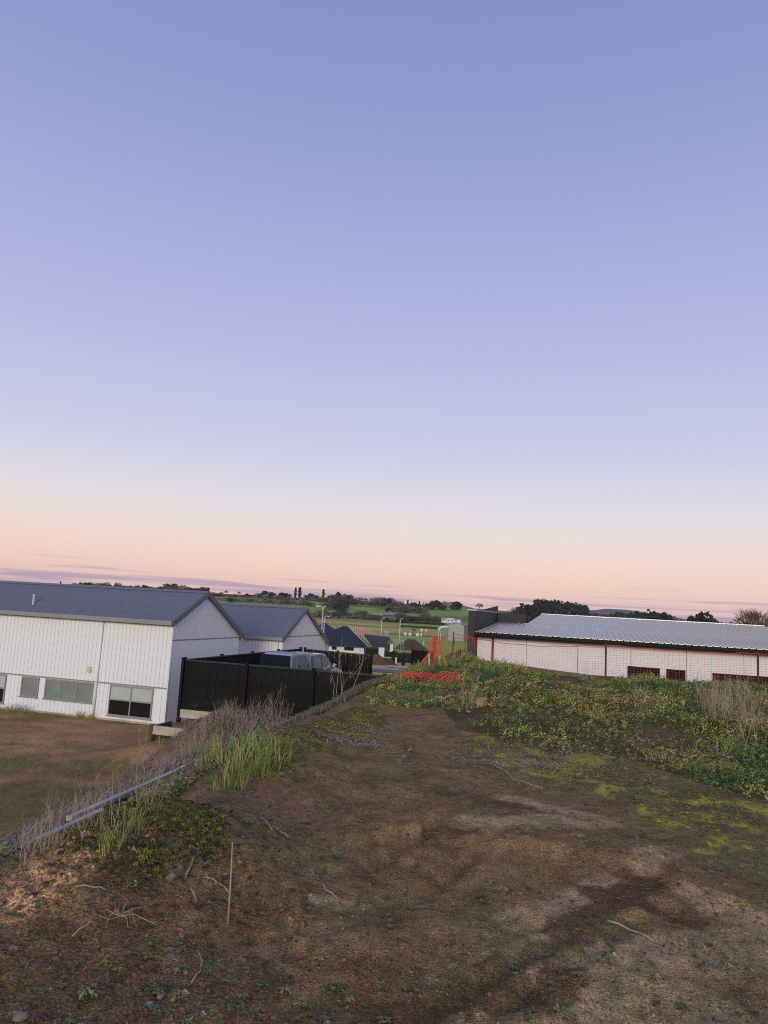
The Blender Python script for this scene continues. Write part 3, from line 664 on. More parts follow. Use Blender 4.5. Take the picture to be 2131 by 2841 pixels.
# ------------------------------------------------------------------ orange safety mesh
def net_grid(mb, grid, wid=.0052):
    """grid[i][j] of points; thin square strands along both directions"""
    g = np.array(grid); 
    def strand(p):
        p = [Vector(q) for q in p]; mb.tube(p, wid * .5, 3, cap=False)
    for i_ in range(g.shape[0]): strand(g[i_])
    for j_ in range(g.shape[1]): strand(g[:, j_])
    return mb
posts = [(1.98, 24.6, .80), (2.64, 25.27, 1.02), (6.6, 21.05, 1.02), (10.69, 20.49, 1.03), (15.2, 19.6, 1.0)]
pf = thing('mesh_fence', 'upright orange plastic mesh fence on dark posts in front of the low building', 'fence', (posts[0][0], posts[0][1], 0))
O = Vector((posts[0][0], posts[0][1], 0))
for (x, y, h_) in posts:
    z = hz(x, y); MB().box(-.022, .022, -.022, .022, z - .3, h_).build('post', M['steelpost'], pf, loc=(x - O.x, y - O.y, 0))
zt0 = [.78, .97, .99, 1.0, .97]
bx_, by_ = 1.74 - O.x, 22.3 - O.y
MB().box(-.022, .022, -.022, .022, -.3, .93).build('post', M['steelpost'], pf, loc=(bx_, by_, 0))
random.seed(4)
for k in range(4):
    (x0, y0, _), (x1, y1, _) = posts[k], posts[k + 1]; Ln = math.hypot(x1 - x0, y1 - y0); n = int(Ln / .095); rows = 14; g = []
    for i_ in range(n + 1):
        t_ = i_ / n; x = x0 + (x1 - x0) * t_; y = y0 + (y1 - y0) * t_; sag = [.05, .20, .06, .05][k] * 4 * t_ * (1 - t_)
        zb_ = hz(x, y) + .03; zt_ = zt0[k] * (1 - t_) + zt0[k + 1] * t_ - sag
        zb_ = max(zb_, zt_ - 1.0)
        nx, ny = -(y1 - y0) / Ln, (x1 - x0) / Ln
        row = []
        for j_ in range(rows + 1):
            v = j_ / rows; w = -.03 + .025 * math.sin(t_ * 17 + v * 3)
            lean = .018 * math.sin(t_ * 9 + k)
            row.append((x + nx * w + lean * v - O.x, y + ny * w - O.y, zb_ + (zt_ - zb_) * v + .012 * math.sin(t_ * 31 + v * 5)))
        g.append(row)
    net_grid(MB(), g).build('net', M['net'], pf)
    # doubled hem along the top
    MB().tube([r[-1] for r in g], .012, 3, cap=False).build('hem', M['net'], pf)
# bunched loose end hanging from the first post
g = []
for i_ in range(23):
    t_ = i_ / 22; row = []
    for j_ in range(23):
        v = j_ / 22; wd = .015 + .46 * v ** .9 + .04 * math.sin(v * 9); a = (t_ - .5) * 2
        row.append((a * wd + .10 * v + .03 * math.sin(9 * a + 6 * v), -.16 - .28 * v * (1 - a * a) + .10 * math.sin(t_ * 14) * v, (.92 - .95 * v) + .06 * math.sin(a * 5) * v))
    g.append(row)
net_grid(MB(), g, .011).build('loose_net', M['net'], pf, loc=(bx_, by_, 0))
MB().box(-.18, -.13, -.5, -.46, -.05, .42).build('stake', M['sleeper'], pf, loc=(bx_, by_, 0))
MB().box(.12, .17, -.55, -.51, -.05, .36).build('stake', M['cap'], pf, loc=(bx_, by_, 0))
# roll of mesh lying on the grass
def lying(pts, width, hump, nseg, nrow, label):
    P = [Vector((*hit(px, py), 0)) for px, py in pts]; cum = [0]
    for a_, b_ in zip(P, P[1:]): cum.append(cum[-1] + (b_ - a_).length)
    g = []
    for i_ in range(nseg + 1):
        s_ = cum[-1] * i_ / nseg; k = max(q for q in range(len(cum) - 1) if cum[q] <= s_ + 1e-6); t_ = (s_ - cum[k]) / (cum[k + 1] - cum[k])
        c = P[k].lerp(P[k + 1], t_); dd = (P[k + 1] - P[k]).normalized(); nn = Vector((-dd.y, dd.x, 0)); row = []
        for j_ in range(nrow + 1):
            a = j_ / nrow * math.pi; w = -math.cos(a) * width * (.6 + .4 * math.sin(i_ * .9) ** 2)
            q = c + nn * w; z = hz(q.x, q.y) + .025 + math.sin(a) * hump * (1 - .85 * i_ / nseg) * (.8 + .3 * math.sin(i_ * 1.3))
            row.append((q.x - P[0].x, q.y - P[0].y, z))
        g.append(row)
    return net_grid(MB(), g, .014).build('fallen_net', M['net'], None, loc=(P[0].x, P[0].y, 0), label=label, cat='net')
lying([(1118, 1896), (1160, 1885), (1225, 1884), (1290, 1892), (1340, 1880)], .26, .20, 30, 8, 'orange plastic mesh lying in loops on the grass before the mesh fence')
lying([(1140, 1864), (1180, 1862), (1210, 1858)], .22, .06, 12, 7, 'flat strip of orange mesh at the foot of the leaning bunched net')
lying([(1648, 1893), (1676, 1893)], .16, .07, 6, 5, 'small scrap of orange mesh at the foot of the middle fence post')

# ------------------------------------------------------------------ timber edging wall
def plank_wall(label, y0, y1, off, ztop):
    w = thing('timber_wall', label, 'wall', (wallx(y0) + off, y0, 0), math.atan2(1, .2))
    Ln = (y1 - y0) * math.hypot(1, .2); n = max(1, round(Ln / 2.4)); l_ = Ln / n
    for k in range(n):
        random.seed(k + int(y0 * 10)); dz = random.uniform(-.012, .012)
        for r_ in range(3): MB().box(k * l_ + .004, (k + 1) * l_ - .004, -.025 + r_ * .004, .025 + r_ * .004, ztop - .05 - (r_ + 1) * .2 + dz, ztop - .055 - r_ * .2 + dz).build('board', M['wallboard'], w)
        MB().box(k * l_ + .003, (k + 1) * l_ - .003, -.028, .036, ztop - .045 + dz, ztop + dz).build('cap', M['cap'], w)
        MB().box(k * l_ - .05, k * l_ + .05, .035, .125, ztop - .9, ztop - .053).build('post', M['wallboard'], w)
    return w
plank_wall('pale capped timber edging wall at the left foreground', 1.0, 7.55, 0, -.5)
plank_wall('pale capped timber edging wall farther along the bank behind the weeds', 7.25, 30.5, -.16, -.5)

# ------------------------------------------------------------------ far buildings, lamps
def obox(parent, name, mt, *b): return MB().box(*b).build(name, mt, parent)
def hip(parent, name, mt, x0, x1, y0, y1, z0, z1, inset):
    ym = (y0 + y1) / 2
    return MB().add([(x0, y0, z0), (x1, y0, z0), (x1, y1, z0), (x0, y1, z0), (x0 + inset, ym, z1), (x1 - inset, ym, z1), (x0, y0, z0 - .18), (x1, y0, z0 - .18), (x1, y1, z0 - .18), (x0, y1, z0 - .18)],
                    [(0, 1, 5, 4), (2, 3, 4, 5), (1, 2, 5), (3, 0, 4), (6, 7, 1, 0), (7, 8, 2, 1), (8, 9, 3, 2), (9, 6, 0, 3), (9, 8, 7, 6)]).build(name, mt, parent)
def gable(parent, name, mt, x0, x1, y0, y1, z0, z1, axis='x', over=.3):
    if axis == 'x': pr = MB().prism([(y0 - over, z0), (y0 - over, z0 + .12), ((y0 + y1) / 2, z1 + .12), (y1 + over, z0 + .12), (y1 + over, z0), ((y0 + y1) / 2, z1)], 'x', x0 - over, x1 + over)
    else: pr = MB().prism([(x0 - over, z0), (x0 - over, z0 + .12), ((x0 + x1) / 2, z1 + .12), (x1 + over, z0 + .12), (x1 + over, z0), ((x0 + x1) / 2, z1)], 'y', y0 - over, y1 + over)
    return pr.build(name, mt, parent)
U2 = lambda u, v: (860 + u / 3.53, 1580 + v / 3.53)       # crop pixel -> photograph pixel
def loc(px, d, z=None):
    x = px_x(px, d); return (x, d, hz(x, d) if z is None else z)
def wat(px, d, ox): return px_x(px, d) - ox
# dark roofed house
D = 160; o = loc(U2(380, 0)[0], D); dz = at(*U2(560, 768), D)[2] - o[2]
dh = thing('dark_roofed_house', 'single storey house with a dark hipped roof and white walls beyond the yard', 'house', o)
kx = lambda u: wat(U2(u, 0)[0], D, o[0]); kz = lambda u, v, d_=D: at(*U2(u, v), d_)[2] - o[2]
ez = kz(560, 760)
obox(dh, 'wall', M['farmwhite'], kx(210), kx(552), 0, 9, -.5, ez - .05)
xa, xb, xc = kx(-70), kx(370), kx(600)
MB().add([(xa, -.6, ez), (xc, -.6, ez), (xc, 10.5, ez), (xa, 10.5, ez), (xb - 1.0, 4.95, kz(370, 562)), (xb, 4.95, kz(370, 560)), (xa, -.6, ez - .2), (xc, -.6, ez - .2), (xc, 10.5, ez - .2), (xa, 10.5, ez - .2)],
         [(0, 1, 5, 4), (2, 3, 4, 5), (1, 2, 5), (3, 0, 4), (6, 7, 1, 0), (7, 8, 2, 1), (8, 9, 3, 2), (9, 6, 0, 3), (9, 8, 7, 6)]).build('roof', M['navyroof'], dh)
MB().tube([(kx(372), 4.9, kz(370, 560) + .05), (kx(598), -.58, ez + .06)], .12, 6).build('hip_cap', M['paleflash'], dh)
for a_, b_ in ((240, 286), (360, 452)):
    w = obox(dh, 'window', M['darktrim'], kx(a_), kx(b_), -.08, -.01, ez - .95, ez - .12); obox(w, 'pane', M['glass'], kx(a_) + .1, kx(b_) - .1, -.1, -.085, ez - .88, ez - .2)
obox(dh, 'recess_shade', M['darktrim'], kx(553), kx(692), -.3, 8, -.5, ez - .25)  # solid black block standing in for the shade inside the recess
gx0, gx1 = kx(575), kx(830)
obox(dh, 'pier', M['farmwhite'], kx(695), kx(748), -3.0, 2, -.5, kz(720, 758))
gr = MB().prism([(kx(748), -.5), (kx(748), kz(748, 745)), (kx(792), kz(792, 672)), (kx(830), kz(830, 735)), (kx(830), -.5)], 'y', -3.0, 5).build('gable_wall', M['gableclad'], dh)
obox(gr, 'corner_strip', M['farmwhite'], kx(800), kx(829), -3.08, -3.01, -.5, kz(800, 725))
obox(gr, 'garage_door', M['darkclad'], kx(752), kx(798), -3.06, -3.01, -.4, kz(775, 725))
gp = MB().add([(kx(540), -1.0, kz(560, 640)), (kx(792), -3.4, kz(792, 664)), (kx(742), -3.5, kz(742, 752)), (kx(640), -3.0, kz(600, 757)), (kx(838), -3.2, kz(838, 726)), (kx(792), 5.5, kz(792, 664)), (kx(540), 5.5, kz(560, 640)), (kx(838), 5.5, kz(838, 726))],
               [(0, 3, 2, 1), (1, 4, 7, 5), (0, 1, 5, 6)]).build('wing_roof', M['navyroof'], dh)
obox(dh, 'step', M['concrete'], kx(690), kx(780), -4.2, -3.1, -.6, .25)
# its neighbour
D = 176; o = loc(U2(170, 0)[0], D); nh = thing('dark_roofed_house', 'dark pyramid roofed house half hidden behind the second white gable', 'house', o)
kx = lambda u: wat(U2(u, 0)[0], D, o[0]); kz = lambda u, v: at(*U2(u, v), D)[2] - o[2]
hip(nh, 'roof', M['navyroof'], kx(-20), kx(300), 0, 9, kz(170, 620), kz(150, 525), (kx(300) - kx(-20)) * .48)
obox(nh, 'wall', M['farmwhite'], kx(0), kx(280), .5, 8.5, -.4, kz(170, 620) - .2)
obox(nh, 'chimney', M['darktrim'], kx(268), kx(275), 3, 3.3, kz(270, 620), kz(270, 555))
# house under construction: pine trusses
D = 188; o = loc(U2(520, 0)[0], D); ch = thing('timber_house_frame', 'orange timber roof trusses of a house being built behind the dark roof', 'house', o)
kx = lambda u: wat(U2(u, 0)[0], D, o[0]); kz = lambda u, v: at(*U2(u, v), D)[2] - o[2]
def truss(x, w, zb_, zt_, parent):
    mb = MB()
    for p, q in (((x, -w, zb_), (x, 0, zt_)), ((x, 0, zt_), (x, w, zb_)), ((x, -w, zb_), (x, w, zb_)), ((x, -w / 2, zb_), (x, -w / 2, (zb_ + zt_) / 2)), ((x, w / 2, zb_), (x, w / 2, (zb_ + zt_) / 2)), ((x, 0, zb_), (x, 0, zt_))):
        mb.tube([p, q], .15, 4)
    return mb.build('truss', M['timber'], parent)
zb_ = kz(600, 662)
for k in range(16):
    u = 372 + k * 22; top = np.interp(u, [360, 400, 520, 560, 720], [552, 552, 572, 580, 655]); truss(kx(u), 4.5, zb_ - .2, max(kz(u, top), zb_ + .1), ch)
for k in range(7):
    u = 372 + k * 52; MB().tube([(kx(u), -4.5, -.3), (kx(u), -4.5, zb_)], .06, 4).build('stud', M['timber'], ch)
MB().tube([(kx(372), -2.2, kz(380, 600)), (kx(700), -3.6, kz(700, 655))], .07, 4).build('batten', M['timber'], ch)
MB().tube([(kx(372), -3.2, kz(380, 625)), (kx(640), -3.9, kz(640, 652))], .07, 4).build('batten', M['timber'], ch)
def scaffold(label, u0, u1, v0, v1, D):
    o = loc(U2((u0 + u1) / 2, 0)[0], D); s_ = thing('scaffold', label, 'scaffold', o); w = wat(U2(u1, 0)[0], D, o[0]); z0 = at(*U2(u0, v1), D)[2] - o[2]; z1 = at(*U2(u0, v0), D)[2] - o[2]
    for k in range(5): MB().tube([(-w + k * w / 2, 0, min(z0, 0)), (-w + k * w / 2, 0, z1)], .05, 4).build('upright', M['lampwhite'], s_)
    for k in range(3): MB().tube([(-w, 0, z0 + (z1 - z0) * (k + .6) / 3), (w, 0, z0 + (z1 - z0) * (k + .6) / 3)], .05, 4).build('bar', M['lampwhite'], s_)
scaffold('pale scaffold frame at the right of the timber trusses', 738, 780, 600, 652, 192)
scaffold('low pale scaffold rail in the green field right of the dark roofed house', 832, 930, 682, 732, 200)
# street lamps
def lamp(label, u, vtop, d, arms, vh):
    px, py = U2(u, vtop); top = at(px, py, d); o = (top[0], d, hz(top[0], d)); hgt = top[2] - o[2]
    s_ = thing('street_lamp', label, 'street lamp', o, 0, 'street lamps beyond the yard'); r = .0006 * d + .02
    MB().tube([(0, 0, -.2), (0, 0, hgt * .5), (0, 0, hgt - .35)], [r * 1.3, r, r * .8], 7).build('pole', M['lampwhite'], s_, smooth=True)
    for ax_ in arms:
        e = ax_ * d / 2000
        MB().tube([(0, 0, hgt - .36), (e * .12, 0, hgt - .05), (e * .5, 0, hgt + .02), (e, 0, hgt)], r * .7, 6).build('arm', M['lampwhite'], s_)
        MB().loft([[(e * .75, -.12, hgt - .06), (e * .75, .12, hgt - .06), (e * .75, .1, hgt + .07), (e * .75, -.1, hgt + .07)], [(e * 1.25, -.07, hgt - .04), (e * 1.25, .07, hgt - .04), (e * 1.25, .05, hgt + .03), (e * 1.25, -.05, hgt + .03)]]).build('lamp_head', M['farmwhite'], s_)
lamp('tall two armed street lamp beside the second white gable', 131, 364, 80, (-16, 6), 0)
lamp('street lamp with a right hand arm just behind the two armed lamp', 146, 456, 150, (11,), 0)
lamp('street lamp rising from behind the orange timber trusses', 706, 474, 205, (8,), 0)
lamp('street lamp standing alone in the fields right of the trusses', 886, 482, 240, (7,), 0)
# discs, blocks, posts on the far road
for lab, u, v, r in (('larger white round sign on a pole by the far road', 1093, 592, .50), ('smaller white round sign on a pole right of its twin', 1136, 594, .36)):
    d = 338; p = at(*U2(u, v), d); z = hz(p[0], d); s_ = thing('round_sign', lab, 'sign', (p[0], d, z), 0, None)
    MB().tube([(0, 0, -.1), (0, 0, p[2] - z)], .09, 6).build('pole', M['lampwhite'], s_)
    MB().tube([(0, -.1, p[2] - z), (0, -.16, p[2] - z)], r, 16).build('disc', M['farmwhite'], s_)
for k, (u, w, lab) in enumerate(((945, 13, 'first'), (990, 13, 'second'), (1064, 15, 'third'), (1100, 8, 'fourth'))):
    d = 336; o = loc(U2(u, 0)[0], d); wd = w / 3.53 * d / 2000
    b_ = thing('road_barrier', f'{lab} white barrier block from the left along the far road', 'barrier', o)
    MB().prism([(-wd, 0), (wd, 0), (wd * .9, .9), (wd * .7, 1.25), (-wd * .7, 1.25), (-wd * .9, .9)], 'y', -.3, .3).build('block', M['farmwhite'], b_)
    MB().box(-wd * .65, wd * .65, -.22, .22, 1.253, 1.34).build('top_cap', M['concrete'], b_)
for u, v0, v1, d, lab in ((1115, 706, 730, 250, 'white marker post in the green field'), (1283, 606, 650, 300, 'white post left of the grey shed'), (843, 880, 910, 92, 'short white post beside the pale driveway')):
    p = at(*U2(u, v0), d); z = hz(p[0], d); q = thing('marker_post', lab, 'post', (p[0], d, z)); hh_ = max(p[2] - z, .8)
    MB().box(-.10, .10, -.1, .1, -.1, hh_).build('shaft', M['farmwhite'], q); MB().box(-.13, .13, -.13, .13, hh_, hh_ + .08).build('top', M['farmwhite'], q)
# grey shed and white hoop
D = 300; o = loc(U2(1420, 0)[0], D); sh = thing('grey_shed', 'pale grey steel shed with a shallow gable left of the low building', 'shed', o)
kx = lambda u: wat(U2(u, 0)[0], D, o[0]); kz = lambda u, v: at(*U2(u, v), D)[2] - o[2]
MB().prism([(kx(1362), -.3), (kx(1362), kz(1362, 545)), (kx(1450), kz(1450, 526)), (kx(1515), kz(1515, 552)), (kx(1515), -.3)], 'y', 0, 14).build('wall', M['shed'], sh)
MB().prism([(kx(1358), kz(1362, 545) + .02), (kx(1450), kz(1450, 526) + .03), (kx(1600), kz(1600, 556)), (kx(1600), kz(1600, 556) + .18), (kx(1450), kz(1450, 526) + .22), (kx(1358), kz(1362, 545) + .2)], 'y', -.3, 14.3).build('roof', M['barnroof'], sh)
obox(sh, 'side_wall', M['barnwall'], kx(1516), kx(1590), -.02, 13, -.3, kz(1516, 556))
o = loc(U2(1312, 0)[0], 296); hp = thing('hoop_shelter', 'white arched hoop shelter beside the grey shed', 'shelter', o)
kx = lambda u: wat(U2(u, 0)[0], 296, o[0]); kz = lambda u, v: at(*U2(u, v), 296)[2] - o[2]
arc = [(kx(1268), kz(1268, 600)), (kx(1274), kz(1274, 574)), (kx(1292), kz(1292, 558)), (kx(1330), kz(1330, 553)), (kx(1360), kz(1360, 556))]
MB().loft([[(x, 0, z), (x, 5, z), (x + .15, 5, z - .55), (x + .15, 0, z - .55)] for x, z in arc]).build('arch', M['farmwhite'], hp)
for u in (1272, 1345): MB().tube([(kx(u), 1, 0), (kx(u), 1, kz(u, 575))], .1, 5).build('leg', M['lampwhite'], hp)
o = loc(U2(1480, 0)[0], 255); sw = thing('swing_frame', 'dark swing frame standing before the grey shed', 'swing', o)
for a_ in (-2.0, 2.0):
    for b_ in (-.8, .8): MB().tube([(a_ * 1.0, b_, 0), (a_ * .95, 0, 2.6)], .06, 5).build('leg', M['steelpost'], sw)
MB().tube([(-2.1, 0, 2.6), (2.1, 0, 2.6)], .06, 5).build('beam', M['steelpost'], sw)
for a_ in (-.8, .8):
    s_ = MB().box(a_ - .25, a_ + .25, -.1, .1, .5, .56).build('swing_seat', M['steelpost'], sw)
    for q in (-.2, .2): MB().tube([(a_ + q, 0, .56), (a_ + q, 0, 2.6)], .02, 4).build('chain', M['steelpost'], s_)
# farmhouses on the far side
def farm(label, d, parts, windows=(), name='farm_house'):
    u_ = [p[1] for p in parts] + [p[2] for p in parts]; c = (min(u_) + max(u_)) / 2; o = loc(U2(c, 0)[0], d); f_ = thing(name, label, 'house', o)
    kx = lambda u: wat(U2(u, 0)[0], d, o[0]); kz = lambda u, v: at(*U2(u, v), d)[2] - o[2]
    for wm, u0, u1, vt, vr, rm in parts:
        z1 = max(kz(u0, vt), 1.5); obox(f_, 'wall', M[wm], kx(u0), kx(u1), 0, 8, -.6, z1)
        gable(f_, 'roof', M[rm], kx(u0), kx(u1), 0, 8, z1 + .01, max(kz(u0, vr), z1 + .8))
    for u0, u1, v0, v1 in windows:
        w = obox(f_, 'window', M['darktrim'], kx(u0), kx(u1), -.12, -.01, kz(u0, v1), kz(u0, v0)); obox(w, 'pane', M['glass'], kx(u0) + .2, kx(u1) - .2, -.16, -.13, kz(u0, v1) + .15, kz(u0, v0) - .15)
farm('white farmhouse with several pale roofs below the green hill', 900, [('farmwhite', 1292, 1340, 486, 470, 'shed'), ('farmwhite', 1342, 1410, 492, 474, 'farmwhite'), ('farmwhite', 1412, 1478, 492, 482, 'shed')], [(1355, 1368, 496, 506), (1385, 1398, 496, 506), (1425, 1440, 497, 507), (1305, 1320, 490, 500)])
farm('long barn with a lilac grey roof among bare trees', 930, [('barnwall', 722, 850, 440, 420, 'barnroof')], [(735, 750, 446, 458), (770, 785, 446, 458)], 'barn')
farm('black and white farm building right of the lilac roofed barn', 920, [('darktrim', 968, 1046, 470, 458, 'darktrim'), ('farmwhite', 990, 1018, 476, 468, 'farmwhite')], [(996, 1004, 478, 484)])
farm('small pale farmhouse half hidden on the far slope', 1020, [('farmwhite', 670, 705, 440, 432, 'barnroof')], [(680, 690, 442, 447)])
# walls, mounds and hedge by the driveway
def mound(name, label, px, d, wx, wy, hgt, colour, seed):
    o = loc(px, d); n = 26; V = []; C = []
    for a in range(n):
        for r_ in range(9):
            q = r_ / 8; th_ = 2 * math.pi * a / n; x = wx * q * math.cos(th_); y = wy * q * math.sin(th_)
            nz = float(fbm(np.array([x + seed]), np.array([y + seed]), wx * .35, 3, 2)[0])
            V.append((x, y, hz(o[0] + x, o[1] + y) - o[2] - .05 + hgt * (1 - q * q) ** 1.1 * (1 + .7 * nz))); C.append([c * (1 + .5 * nz) for c in colour])
    f = [(a * 9 + r_, ((a + 1) % n) * 9 + r_, ((a + 1) % n) * 9 + r_ + 1, a * 9 + r_ + 1) for a in range(n) for r_ in range(8)]
    npmesh(name, V, f, C, M['ground'], smooth=False, loc=o, label=label, cat='mound')
mound('soil_mound', 'heap of brown soil in the green field beyond the dark roofed house', 1145, 212, 5.2, 3, 2.6, (.11, .08, .06), 3)
mound('soil_mound', 'low brown soil heap beside the pale driveway', 1062, 84, 2.2, 1.5, 1.0, (.15, .09, .05), 8)
def leafy(name, label, cat, o, rz, lx, ly, lz, n, mt, group=None, qs=.5):
    rng = np.random.RandomState(int(abs(o[0]) * 10 + lx * 7) % 9999)
    t_ = rng.rand(n, 3); p = np.stack([(t_[:, 0] - .5) * lx, (t_[:, 1] - .5) * ly, t_[:, 2] ** .8 * lz], 1)
    p[:, 2] *= 1 + .25 * fbm(p[:, 0], p[:, 1] * 0, max(lx / 9, 1), 3, 1)
    q = rng.randn(n, 4, 3) * qs * .5 + np.array([[-.5, 0, -.4], [.5, 0, -.4], [.5, 0, .4], [-.5, 0, .4]]) * qs
    V = (p[:, None] + q).reshape(-1, 3); f = np.arange(n * 4).reshape(-1, 4)
    V[:, 2] = np.maximum(V[:, 2], -.2)
    return npmesh(name, V, f, None, mt, loc=o, rz=rz, label=label, cat=cat, group=group)
leafy('hedge', 'dark clipped hedge along the lawn beyond the driveway', 'hedge', loc(1132, 126), 0, 4.9, 1.2, 1.5, 500, M['hedge'], None, .35)
leafy('shrub', 'round dark shrub beside the dark roofed house entrance', 'shrub', loc(1092, 150), 0, 2.2, 2, 1.9, 220, M['hedge'], None, .35)
o = loc(1180, 95); board_fence('short black fence beyond the driveway left of the orange bunched net', (px_x(1152, 92), 94), (px_x(1205, 92), 91), hz(o[0], 94) - .2, hz(o[0], 94) + 2.0, 1.6)
for px in (1126,):
    o = loc(px, 88); q = thing('letter_box', 'black letter box post beside the driveway', 'letter box', o); MB().box(-.2, .2, -.2, .2, 0, .9).build('post', M['darktrim'], q); MB().box(-.26, .26, -.3, .3, .9, 1.3).build('box', M['darktrim'], q)
obn = thing('low_wall', 'low pale concrete wall before the dark roofed house', 'wall', loc(1058, 96)); MB().box(-2.4, 1.6, -.15, .15, -.3, .8).build('block_course', M['concrete'], obn); MB().box(-2.45, 1.65, -.2, .2, .8, .88).build('coping', M['concrete'], obn)
for (pxa, pxb, d, h_, lab) in ((890, 1250, 960, 4.2, 'longest dark hedge line across the far fields'), (1065, 1260, 720, 2.0, 'low dark hedge before the far farm buildings'), (870, 1080, 820, 2.8, 'dark hedge crossing the fields behind the timber trusses'), (1110, 1215, 520, 1.0, 'thin low hedge across the olive field')):
    xa, xb = px_x(pxa, d), px_x(pxb, d); xm = (xa + xb) / 2
    leafy('hedge', lab, 'hedge', (xm, d, hz(xm, d)), 0, xb - xa, 3, h_, int(500 + (xb - xa) * 8), M['hedge'], None, h_ * .42)

# ------------------------------------------------------------------ trees
def crown_mesh(name, kind, seed, mt):
    rng = np.random.RandomState(seed); P = []
    if kind == 'round':
        for _ in range(17):
            a = rng.rand() * 6.28; z = .18 + rng.rand() * .64; q = rng.rand() ** .5 * (.40 - .22 * abs(z - .4)); R = .13 + rng.rand() * .11
            c = np.array([math.cos(a) * q, math.sin(a) * q, z]); d = rng.randn(34, 3); d /= np.linalg.norm(d, axis=1)[:, None]; P.append(c + d * R * (.6 + .4 * rng.rand(34, 1)) * [1, 1, .85])
        sz = .075
    elif kind == 'cone':
        z = rng.rand(340) ** 1.2; a = rng.rand(340) * 6.28; lay = .75 + .25 * np.sin(z * 40); q = (.20 * (1 - z) ** .8 + .015) * lay * (.55 + .45 * rng.rand(340)); P.append(np.stack([np.cos(a) * q, np.sin(a) * q, .06 + z * .94], 1)); sz = .05
    elif kind == 'column':
        z = rng.rand(300); a = rng.rand(300) * 6.28; q = .13 * np.sin(np.pi * np.clip(z * .9 + .1, 0, 1)) ** .5 * (.5 + .5 * rng.rand(300)) * (.8 + .2 * np.sin(z * 25)); P.append(np.stack([np.cos(a) * q, np.sin(a) * q, .12 + z * .88], 1)); sz = .05
    elif kind == 'pine':
        for _ in range(9):
            a = rng.rand() * 6.28; q = rng.rand() ** .5 * .30; z = .60 + rng.rand() * .32; R = .10 + rng.rand() * .10
            c = np.array([math.cos(a) * q, math.sin(a) * q, z]); d = rng.randn(36, 3); d /= np.linalg.norm(d, axis=1)[:, None]; P.append(c + d * R * [1.15, 1.15, .55] * (.6 + .4 * rng.rand(36, 1)))
        sz = .06
    elif kind == 'twig':
        d = rng.randn(900, 3); d /= np.linalg.norm(d, axis=1)[:, None]; d[:, 2] = np.abs(d[:, 2]) * 1.1 - .25
        lob = 1 + .22 * np.sin(d[:, 0] * 7 + seed) * np.cos(d[:, 1] * 6 - seed); p0 = np.array([0, 0, .42]) + d * [.40, .40, .52] * (.35 + .62 * rng.rand(900, 1) ** .6) * lob[:, None]; p0[:, 2] = np.clip(p0[:, 2], .10, 1)
        dd = d + .7 * rng.randn(900, 3); dd /= np.linalg.norm(dd, axis=1)[:, None]; w = np.cross(dd, rng.randn(900, 3)); w /= np.linalg.norm(w, axis=1)[:, None]; L_ = (.06 + .09 * rng.rand(900, 1)); W_ = .0075
        V = np.stack([p0 - w * W_, p0 + w * W_, p0 + dd * L_ + w * W_ * .4, p0 + dd * L_ - w * W_ * .4], 1).reshape(-1, 3)
        mb = MB().add([tuple(p) for p in V], [(4 * k, 4 * k + 1, 4 * k + 2, 4 * k + 3) for k in range(900)])
        for k in range(9):
            a = k * 2.4; mb.tube([(0, 0, .15), (.10 * math.cos(a), .10 * math.sin(a), .38), (.27 * math.cos(a), .27 * math.sin(a), .55 + .3 * rng.rand())], [.016, .010, .004], 3, cap=False)
        return mb.mesh(name, mt)
    P = np.vstack(P); n = len(P); q = rng.randn(n, 4, 3) * sz * .35 + np.array([[-1, -.3, -.7], [1, .3, -.7], [1, .3, .7], [-1, -.3, .7]]) * sz * .6
    a = rng.rand(n) * 6.28; c, s_ = np.cos(a)[:, None], np.sin(a)[:, None]; q = np.stack([q[..., 0] * c - q[..., 1] * s_, q[..., 0] * s_ + q[..., 1] * c, q[..., 2]], -1)
    me = bpy.data.meshes.new(name); me.from_pydata((P[:, None] + q).reshape(-1, 3).tolist(), [], np.arange(n * 4).reshape(-1, 4).tolist()); me.materials.append(mt); return me
def bare_mesh(name, seed, mt, spread=.55, fine=.0035, levels=4):
    random.seed(seed); mb = MB()
    def br(p, d, ln, r, lv):
        q = p + d * ln; 
        v = [p, p + (q - p) * .5 + Vector((random.gauss(0, .03), random.gauss(0, .03), 0)) * ln, q]
        mb.tube(v, [r, r * .8, r * .6], 3, cap=False)
        if lv == 0: return
        for k in range(random.choice((3, 3, 4)) if lv > 1 else 4):
            a = random.uniform(0, 6.28); nd = (d + Vector((math.cos(a), math.sin(a), random.uniform(-.1, .35))) * spread * random.uniform(.7, 1.25)).normalized()
            br(p + d * ln * random.uniform(.45, 1.0), nd, ln * random.uniform(.58, .82), max(r * .55, fine), lv - 1)
    for k in range(2): br(Vector((random.gauss(0, .02), random.gauss(0, .02), .12)), Vector((random.gauss(0, .22), random.gauss(0, .22), 1)).normalized(), .30, .018, levels)
    v = np.array(mb.v); mb.v = [tuple(p) for p in (v / [1, 1, v[:, 2].max()])]
    return mb.mesh(name, mt)
trunk = MB().tube([(0, 0, -.05), (.005, 0, .3), (0, .005, .7)], [.028, .02, .01], 6).mesh('trunk', M['bark'])
